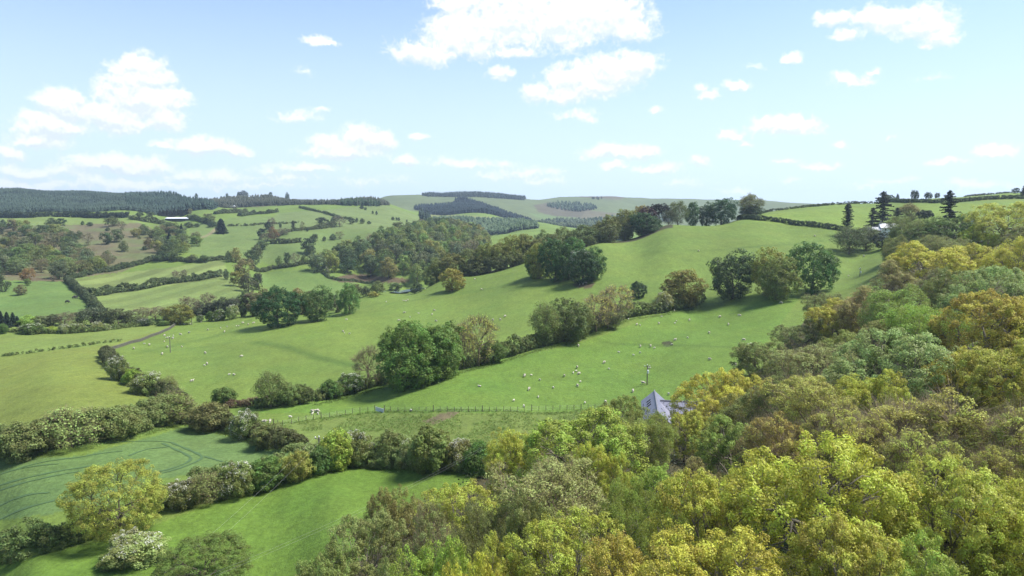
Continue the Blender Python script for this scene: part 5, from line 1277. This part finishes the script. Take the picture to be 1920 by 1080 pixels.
# long barn on the far hillside, and a white shed above it
g = hit(334, 414, 700, 1300); bn = empty('barn', g, R(80)); tag(bn, 'long farm barn with white roof on the far hillside', 'barn')
gable(bn, 32, 13, 3.2, R(15), M_DARK, M_TIN, ridge=False); gable(bn, 12, 8, 3.0, R(15), M_DARK, M_TIN, (-3.5, -24, 0), ridge=False)
g = hit(438, 389, 900, 1600); sh = empty('shed', g, R(70)); tag(sh, 'tiny white shed at the lower edge of the skyline plantation', 'shed')
gable(sh, 9, 5, 2.6, R(25), M_WHITE, M_TIN, ridge=False)

# dry stone wall below the old-gold oak
def stone_wall(path, h, th, label):
    W2 = [hit(*q) for q in path]; pts_ = []
    for a, b_ in zip(W2[:-1], W2[1:]):
        m_ = max(2, int(np.linalg.norm(b_[:2] - a[:2]) / .55))
        for t in np.linspace(0, 1, m_, endpoint=False): pts_.append(a[:2] + (b_[:2] - a[:2]) * t)
    r = np.random.default_rng(3); mb = MB(); cop = MB()
    for a, b_ in zip(pts_[:-1], pts_[1:]):
        d = (b_ - a); L = np.linalg.norm(d); ang = math.atan2(d[1], d[0]); c = (a + b_) / 2; z = ground(c[0], c[1])
        for k_ in range(3):
            hh = h / 3; mb.box((c[0] + r.normal() * .03, c[1] + r.normal() * .03, z - .1 + hh * (k_ + .5)), (L * r.uniform(.9, .995), th * (1 - .1 * k_) * r.uniform(.9, 1.06), hh * r.uniform(.94, 1.0)), ang)
        cop.box((c[0], c[1], z - .1 + h + .12), (L * .9, th * .8, .24 * r.uniform(.8, 1.2)), ang + r.normal() * .05)
    root = empty('stone_wall', (0, 0, 0)); tag(root, label, 'wall')
    o = mb.build('stonework', M_WALL, root); cop.build('coping', M_WALL, root)
    c0 = np.array([*pts_[len(pts_) // 2], 0]); c0[2] = ground(c0[0], c0[1])
    root.location = c0
    for ch in root.children: ch.location = -c0
stone_wall([(194,665),(208,656),(228,650),(245,644),(264,640),(282,632),(300,626),(316,619),(328,610)], 1.0, .5, 'grey dry stone wall curving up to the old-gold oak')

# post-and-wire fence with its gate below the sheep pasture
FP = [(513,797),(521,797),(530,798),(547,795),(560,791),(574,789),(588,787),(602,785),(618,783),(632,780),(648,778),(661,775),(675,773),(690,772),(703,771)]
FP2 = [(721,772)] + [(733 + 13.2 * i, 772 + .0 * i - (.9 if i > 18 else 0) - max(0, i - 18) * .35) for i in range(32)]
def post_fence(pp, label):
    root = empty('wire_fence', hit(*pp[0], 100, 260)); tag(root, label, 'fence'); o0 = np.array(root.location)
    P3 = []
    for i, q in enumerate(pp):
        g = hit(*q, 100, 260); P3.append(g); h = rng.uniform(1.15, 1.35) * (1.2 if i % 7 == 0 else 1)
        mb = MB(); mb.tube(np.array((g - o0 + (0, 0, -.3), g - o0 + (rng.normal() * .03, 0, h))), .06 if i % 7 else .09, 6); mb.build('post', M_POST, root)
    for z in (.35, .75, 1.08):
        mb = MB(); mb.tube(np.array([g - o0 + (0, -.07, z) for g in P3]), .006, 3, False); mb.build('wire', M_WIRE, root)
post_fence(FP, 'post-and-wire fence from the crop field corner to the metal gate')
post_fence(FP2, 'long post-and-wire fence from the metal gate to the wood edge')
ga_, gb_ = hit(704.5, 773, 100, 260), hit(719.5, 773.5, 100, 260)
gt = empty('field_gate', (ga_ + gb_) / 2, math.atan2((gb_ - ga_)[1], (gb_ - ga_)[0])); tag(gt, 'pale galvanised sheeted gate in the post-and-wire fence', 'gate')
Lg = np.linalg.norm((gb_ - ga_)[:2])
fm = MB()
for z in (.15, 1.15): fm.tube(np.array(((-Lg / 2, 0, z), (Lg / 2, 0, z))), .035, 6)
for x in (-Lg / 2, 0, Lg / 2): fm.tube(np.array(((x, 0, .1), (x, 0, 1.2))), .035, 6)
fm.build('gate_frame', M_GALV, gt); sm_ = MB(); sm_.box((0, .05, .65), (Lg * .97, .02, .92)); sm_.build('sheet', M_GALV, gt)

# ------------------------------------------------------------------ poles and wires
def pole(px, top, D, label, arm=1.9, az_=.2, can=False, lean=0.0):
    x = uof(px, top) * D; g = np.array((x, D, ground(x, D))); h = CZ + slope(top) * D - g[2]
    root = empty('power_pole', g, az_); tag(root, label, 'power pole', 'wooden power poles')
    mb = MB(); mb.tube(np.array(((0, 0, -.5), (0, 0, h * .5), (lean, 0, h))), (.17, .15, .12), 8); mb.build('shaft', M_WOOD, root)
    a = MB(); a.box((lean, .12, h - .35), (arm, .1, .12)); ar = a.build('crossarm', M_WOOD, root)
    tips = []
    for s in (-1, 0, 1):
        i_ = MB(); z0 = h - .28 if s else h
        i_.tube(np.array(((lean + s * arm * .45, .12 if s else 0, z0), (lean + s * arm * .45, .12 if s else 0, z0 + .16), (lean + s * arm * .45, .12 if s else 0, z0 + .3))), (.05, .12, .06), 8); i_.build('insulator', M_CERAM, ar)
        tips.append(np.array((lean + s * arm * .45, 0, z0 + .3)))
    if can:
        t = MB(); t.tube(np.array(((.0, -.38, h - 2.1), (.0, -.38, h - 1.25))), .26, 10); t.build('transformer', M_GALV, root)
    c, s = math.cos(az_), math.sin(az_)
    return [g + np.array((q[0] * c - q[1] * s, q[0] * s + q[1] * c, q[2])) for q in tips]
t1 = pole(1214, 685, 182, 'tall power pole with transformer rising behind the slate roof', 1.7, .3, True)
t2 = pole(598, 820, 117, 'pale power pole with crossarm standing in the bushes of the paddock hedge', 1.9, -.35)
t3 = pole(318, 632, 256, 'thin power pole with crossarm standing alone in the sheep pasture', 3.0, .15)
t4 = pole(1613, 503, 300, 'power pole with a dark box on the upper field by the wood edge', 1.0, .4, True)
t5 = pole(359, 590, 345, 'pale power pole beside the old-gold oak', 1.4, .2)
def wires(A, B, label, sag=1.2, idx=(0, 2)):
    for n_, k_ in enumerate(idx):
        a, b_ = A[k_], B[k_]; t = np.linspace(0, 1, 18)[:, None]; p = a + (b_ - a) * t; p[:, 2] -= (4 * t * (1 - t))[:, 0] * sag
        mb = MB(); mb.tube(p - p[0], .009, 3, False); o = mb.build('power_line', M_WIRE); o.location = p[0]
        tag(o, label, 'wire', 'overhead wires')
offp = [pix(150, 1210, 62) + np.array((d, 0, 0)) for d in (-.9, 0, .9)]
wires(t2, offp, 'thin overhead wire dropping from the pale hedge pole across the lower paddock')
far2 = [pix(905, 842, 104) + np.array((0, 0, d)) for d in (.35, 0, 0)]
near2 = [pix(250, 1140, 66) + np.array((d, 0, 0)) for d in (-.9, 0, .0)]
wires(far2, near2, 'thin overhead wire from the wood corner crossing the lower paddock', 1.0, (0, 2))

# ------------------------------------------------------------------ long grass where the sheep do not reach
rg = np.random.default_rng(77)
tuft = []
def tufts(poly, d0, d1, n_):
    xs = [p[0] for p in poly]; k_ = 0
    while k_ < n_:
        D = rg.uniform(d0, d1); u = rg.uniform(min(xs), max(xs)) - 960; x = u / F * D; z = ground(x, D); qx, qy = project(x, D, z); k_ += 1
        if inpoly(np.array([qx]), np.array([qy]), poly)[0] and vnoise(np.array([x / 3.2]), np.array([D / 5.5]), 15)[0] > -.25: tuft.append((x, D, z))
tufts([(490,802),(700,778),(1150,774),(1150,900),(900,858),(600,845)], 95, 165, 15000)
for path, d0, d1 in (([(290,962),(360,944),(430,924),(510,902),(600,874),(700,872),(800,884),(880,884)], 80, 140), ([(-60,878),(0,866),(80,850),(180,834),(270,814),(345,795),(410,808),(470,826),(530,844),(575,852)], 90, 180), ([(590,760),(650,746),(705,730),(780,720),(860,700),(960,673),(1030,653),(1085,636),(1130,614),(1180,600),(1240,592),(1310,574)], 150, 330), ([(513,798),(560,792),(648,779),(705,772),(800,773),(960,772),(1140,766)], 130, 200)):
    W2 = [hit(*q, d0, d1) for q in path]
    for a, b_ in zip(W2[:-1], W2[1:]):
        for _ in range(int(np.linalg.norm(b_[:2] - a[:2]) * 14)):
            p = a + (b_ - a) * rg.random(); x, y = p[0] + rg.normal() * .7, p[1] + rg.normal() * .7; tuft.append((x, y, ground(x, y)))
tuft = np.array(tuft); k_ = np.repeat(np.arange(len(tuft)), 4)
pos = tuft[k_] + rg.normal(size=(len(k_), 3)) * np.array((.18, .18, .03)) + np.array((0, 0, .16))
go = mobj('grass', leaf_mesh('grass', pos, unit(rg.normal(size=pos.shape) * np.array((1, 1, .55)) + np.array((0, -.2, .5))), rg.uniform(.25, .5, len(k_)), rg.random(len(tuft))[k_], M_LEAF, .12, rg), None, (.165, .235, .058))
tag(go, 'long rough grass in the paddock corner and along hedge and fence feet', None, None, 'stuff')

# ------------------------------------------------------------------ the river bend seen past the pasture
wr = [hit(*q, 480, 700) for q in ((690,560),(715,554),(740,550),(765,546),(790,543))]
m_w, nt, out = new_mat('river_water'); b = N(nt, 'ShaderNodeBsdfPrincipled'); b.inputs['Base Color'].default_value = (.10, .14, .16, 1); b.inputs['Roughness'].default_value = .12
nz = N(nt, 'ShaderNodeTexNoise'); nz.inputs['Scale'].default_value = .8; bp = N(nt, 'ShaderNodeBump'); bp.inputs['Strength'].default_value = .3; tcw = N(nt, 'ShaderNodeTexCoord'); nt.links.new(tcw.outputs['Object'], nz.inputs['Vector']); nt.links.new(nz.outputs['Fac'], bp.inputs['Height']); nt.links.new(bp.outputs[0], b.inputs['Normal']); nt.links.new(b.outputs[0], out.inputs['Surface'])
V, Fq = [], []
for i, p in enumerate(wr):
    d = wr[min(i + 1, len(wr) - 1)] - wr[max(i - 1, 0)]; nvec = np.array((-d[1], d[0])); nvec /= np.linalg.norm(nvec)
    for s in (-1, 1): V.append((p[0] + s * nvec[0] * 4, p[1] + s * nvec[1] * 4, max(ground(p[0], p[1]), ground(p[0] + s * nvec[0] * 4, p[1] + s * nvec[1] * 4)) + .35))
for i in range(len(wr) - 1): Fq.append([2 * i, 2 * i + 1, 2 * i + 3, 2 * i + 2])
rv = mobj('river', mesh_from('river', V, Fq, m_w)); tag(rv, 'bright bend of the river in the valley bottom', None, None, 'structure')

# ------------------------------------------------------------------ grazing animals
def beast(name, joints, edges, radii, mat, sub=1):
    me = bpy.data.meshes.new(name); me.from_pydata(joints, edges, []); o = bpy.data.objects.new(name, me); COL.objects.link(o)
    sk = o.modifiers.new('skin', 'SKIN'); sk.use_smooth_shade = True
    lay = me.skin_vertices[0].data
    for i, r_ in enumerate(radii): lay[i].radius = (r_, r_) if not isinstance(r_, tuple) else r_
    lay[0].use_root = True
    sb = o.modifiers.new('sub', 'SUBSURF'); sb.levels = sub; sb.render_levels = sub
    dg = bpy.context.evaluated_depsgraph_get(); nm = bpy.data.meshes.new_from_object(o.evaluated_get(dg)); nm.name = name
    bpy.data.objects.remove(o); nm.materials.clear(); nm.materials.append(mat); return nm
def fleece():
    m, nt, out = new_mat('fleece'); b = N(nt, 'ShaderNodeBsdfPrincipled'); b.inputs['Roughness'].default_value = .95
    oi = N(nt, 'ShaderNodeObjectInfo'); tc = N(nt, 'ShaderNodeTexCoord'); nz = N(nt, 'ShaderNodeTexNoise'); nz.inputs['Scale'].default_value = 9; nt.links.new(tc.outputs['Object'], nz.inputs['Vector'])
    mx = N(nt, 'ShaderNodeMix', data_type='RGBA', blend_type='MULTIPLY'); mx.inputs[0].default_value = 1
    mr = N(nt, 'ShaderNodeMapRange'); mr.inputs[3].default_value = .8; mr.inputs[4].default_value = 1.1; nt.links.new(nz.outputs['Fac'], mr.inputs[0])
    cc = N(nt, 'ShaderNodeCombineColor'); [nt.links.new(mr.outputs[0], cc.inputs[i]) for i in range(3)]
    nt.links.new(oi.outputs['Color'], mx.inputs[6]); nt.links.new(cc.outputs[0], mx.inputs[7]); nt.links.new(mx.outputs[2], b.inputs['Base Color']); nt.links.new(b.outputs[0], out.inputs['Surface']); return m
M_FLEECE = fleece()
def quad(name, head, L=1.0):
    J = [(0, 0, .62), (.42, 0, .64), (-.42, 0, .63), (.62, 0, .70 if head > .5 else .60), (.80, 0, head), (.98, 0, head - .08), (-.56, 0, .60), (-.60, 0, .42)]
    E = [(0, 1), (0, 2), (1, 3), (3, 4), (4, 5), (2, 6), (6, 7)]; Rr = [.30, .27, .29, .15, .10, .06, .09, .04]
    for x, s in ((.40, 1), (.40, -1), (-.40, 1), (-.40, -1)):
        k_ = len(J); par = 1 if x > 0 else 2
        J += [(x, s * .15, .38), (x + (.02 if x > 0 else -.05), s * .15, .20), (x, s * .15, .02)]; E += [(par, k_), (k_, k_ + 1), (k_ + 1, k_ + 2)]; Rr += [.085, .05, .045]
    return beast(name, J, E, Rr, M_FLEECE)
SHEEP = [quad('sheep_standing', .98), quad('sheep_grazing', .22), quad('sheep_walking', .72)]
J = [(0, 0, .28), (.36, 0, .30), (-.36, 0, .28), (.52, 0, .42), (.66, 0, .56), (.80, 0, .50), (.42, .16, .10), (.60, .2, .06), (-.30, -.18, .10), (-.08, -.26, .06)]
SHEEP.append(beast('sheep_lying', J, [(0, 1), (0, 2), (1, 3), (3, 4), (4, 5), (1, 6), (6, 7), (2, 8), (8, 9)], [.28, .25, .27, .14, .10, .06, .07, .05, .09, .05], M_FLEECE))
z7 = lambda x, y: (x / 3.6 + 960, y / 3.6 + 520)
z6 = lambda x, y: (x / 3.6 + 480, y / 3.6 + 580)
z5 = lambda x, y: (x / 8 + 240, y / 8 + 560)
FL = [ # flock area, converter, [(x, y, lamb)]
 ('below the right-hand tree group', z7, [(1404,266,0),(1533,258,0),(1460,317,0),(1330,375,0),(1566,424,0),(1612,448,1),(1592,453,1)]),
 ('just below the climbing hedge', z7, [(786,280,1),(843,318,0),(865,322,1),(992,310,0),(1098,308,1),(1110,294,1),(1197,290,0),(1010,264,1),(1096,222,0),(1138,209,1)]),
 ('around the dark pond hollow', z7, [(1099,424,0),(1186,407,1),(1078,452,0),(866,467,0),(935,466,0),(960,476,1),(864,507,1),(821,524,1),(722,505,1)]),
 ('in the middle of the lower pasture', z7, [(447,462,0),(455,428,1),(623,576,0),(655,618,1),(440,610,0),(434,632,1),(413,645,1),(453,652,0),(353,667,0),(462,704,1),(443,735,0)]),
 ('above the long wire fence', z7, [(84,668,0),(131,660,1),(187,692,1),(116,757,0),(279,745,1),(177,808,1),(13,832,1),(80,872,1),(492,848,1)]),
 ('around the slate-roofed house', z7, [(888,717,0),(817,770,0),(632,846,0),(925,612,1),(1056,788,1)]),
 ('beside the golden oaks', z7, [(1332,555,0),(1488,590,1),(1508,594,0)]),
 ('right of the big chestnut', z6, [(1510,518,0),(1600,72,0),(1648,68,0),(1682,46,0)]),
 ('above the big chestnut', z6, [(612,66,0),(587,148,0),(597,158,1),(630,163,1),(963,74,0),(1040,50,1),(1098,25,1),(1000,22,0),(1188,33,0),(1202,5,0),(1215,78,0)]),
 ('near the crop field corner', z6, [(378,692,0),(380,706,1),(410,691,0),(420,693,0),(418,706,1),(233,728,1),(96,760,0),(52,765,0)]),
 ('by the metal gate fence', z6, [(1045,684,1)]),
 ('near the stone wall', z5, [(85,748,0),(242,672,1),(322,690,0),(545,550,0),(680,552,1),(783,534,0),(915,508,0),(845,380,1),(935,380,0),(1095,345,1)]),
 ('around the lone power pole', z5, [(595,588,0),(668,594,0),(545,640,0),(590,725,0),(808,715,0),(512,830,0)]),
 ('in the middle of the upper sheep pasture', z5, [(1160,818,0),(1150,998,1),(1187,980,0),(1705,865,0),(955,1240,0),(1592,1136,0),(1515,1136,1)]),
 ('below the far pasture row of thorns', z5, [(1447,495,0),(1487,415,1),(1390,435,1),(1195,465,0),(1625,405,1),(1660,405,1),(1880,365,0),(1725,362,0),(1805,385,0)]),
 ('on the slope by the small yellow tree', lambda x, y: (x, y), [(757,563,0),(761,564,0),(765,562,0),(724,565,1),(903,542,0),(890,523,0),(874,526,1),(797,541,1)]),
 ('under the clump on the hill', lambda x, y: (x, y), [(1087,533,1),(1093,532,1),(1099,530,0),(1015,521,0)]),
 ('high on the right of the upper pasture', lambda x, y: (x, y), [(1310,470,0),(1528,442,0),(1620,480,0),(1591,517,1),(1465,568,0)]),
]
ordn = ['leftmost', 'second from the left', 'third from the left', 'fourth from the left', 'fifth from the left', 'sixth from the left', 'seventh from the left', 'eighth from the left', 'ninth from the left', 'tenth from the left', 'eleventh from the left']
for area, cv_, lst in FL:
    pp = sorted([(*cv_(a, b_), l) for a, b_, l in lst])
    for i, (qx, qy, lamb) in enumerate(pp):
        g = hit(qx, qy + 1.5, 90, 560)
        k_ = int(rng.choice(4, p=(.2, .5, .15, .15))) if not lamb else int(rng.choice((0, 2)))
        o = mobj('lamb' if lamb else 'sheep', SHEEP[k_], None, (.54, .51, .44) if lamb else (.44, .405, .33))
        sc_ = (.62 if lamb else .94) * rng.uniform(.92, 1.08); o.scale = (sc_,) * 3; o.location = g; o.rotation_euler = (0, 0, rng.uniform(0, 6.28))
        wd = 'white lamb' if lamb else 'resting sheep' if k_ == 3 else 'grazing sheep' if k_ == 1 else 'standing sheep'
        lab = f'{wd} {area}' if len(pp) == 1 else f'{wd} {area}, {ordn[i] if i < len(pp) - 1 else "rightmost"}'
        tag(o, lab, 'lamb' if lamb else 'sheep', 'sheep and lambs on the pastures')
for i, (qx, qy) in enumerate(((139,560),(143,559.5),(126,568))):
    g = hit(qx, qy, 350, 600); o = mobj('cow', SHEEP[1 if i != 1 else 0], None, (.03, .026, .024)); o.location = g; o.scale = (2.0, 1.8, 1.9); o.rotation_euler = (0, 0, (.4, 2.9, .1)[i])
    tag(o, ('dark cow grazing in the far left meadow, left of a pair', 'dark cow standing in the far left meadow, right of a pair', 'single dark cow grazing nearest the brook in the far left meadow')[i], 'cow', 'cattle in the far left meadow')

# ------------------------------------------------------------------ air
hb = MB(); z0, z1 = float(H.min()) - 1.0, 420.0
hb.add([(-6000, -60, z0), (6000, -60, z0), (-6000, 9300, z0), (6000, 9300, z0), (-6000, -60, z1), (6000, -60, z1), (-6000, 9300, z1), (6000, 9300, z1)], [[0, 2, 3, 1], [4, 5, 7, 6], [0, 1, 5, 4], [2, 6, 7, 3], [0, 4, 6, 2], [1, 3, 7, 5]])
m_h, nt, out = new_mat('haze_air'); pv = N(nt, 'ShaderNodeVolumePrincipled'); pv.inputs['Density'].default_value = 0.00009; pv.inputs['Color'].default_value = (.62, .78, 1.0, 1); pv.inputs['Anisotropy'].default_value = .2
nt.links.new(pv.outputs[0], out.inputs['Volume'])
ho = hb.build('haze', m_h); tag(ho, 'pale blue haze filling the valley air', None, None, 'stuff')
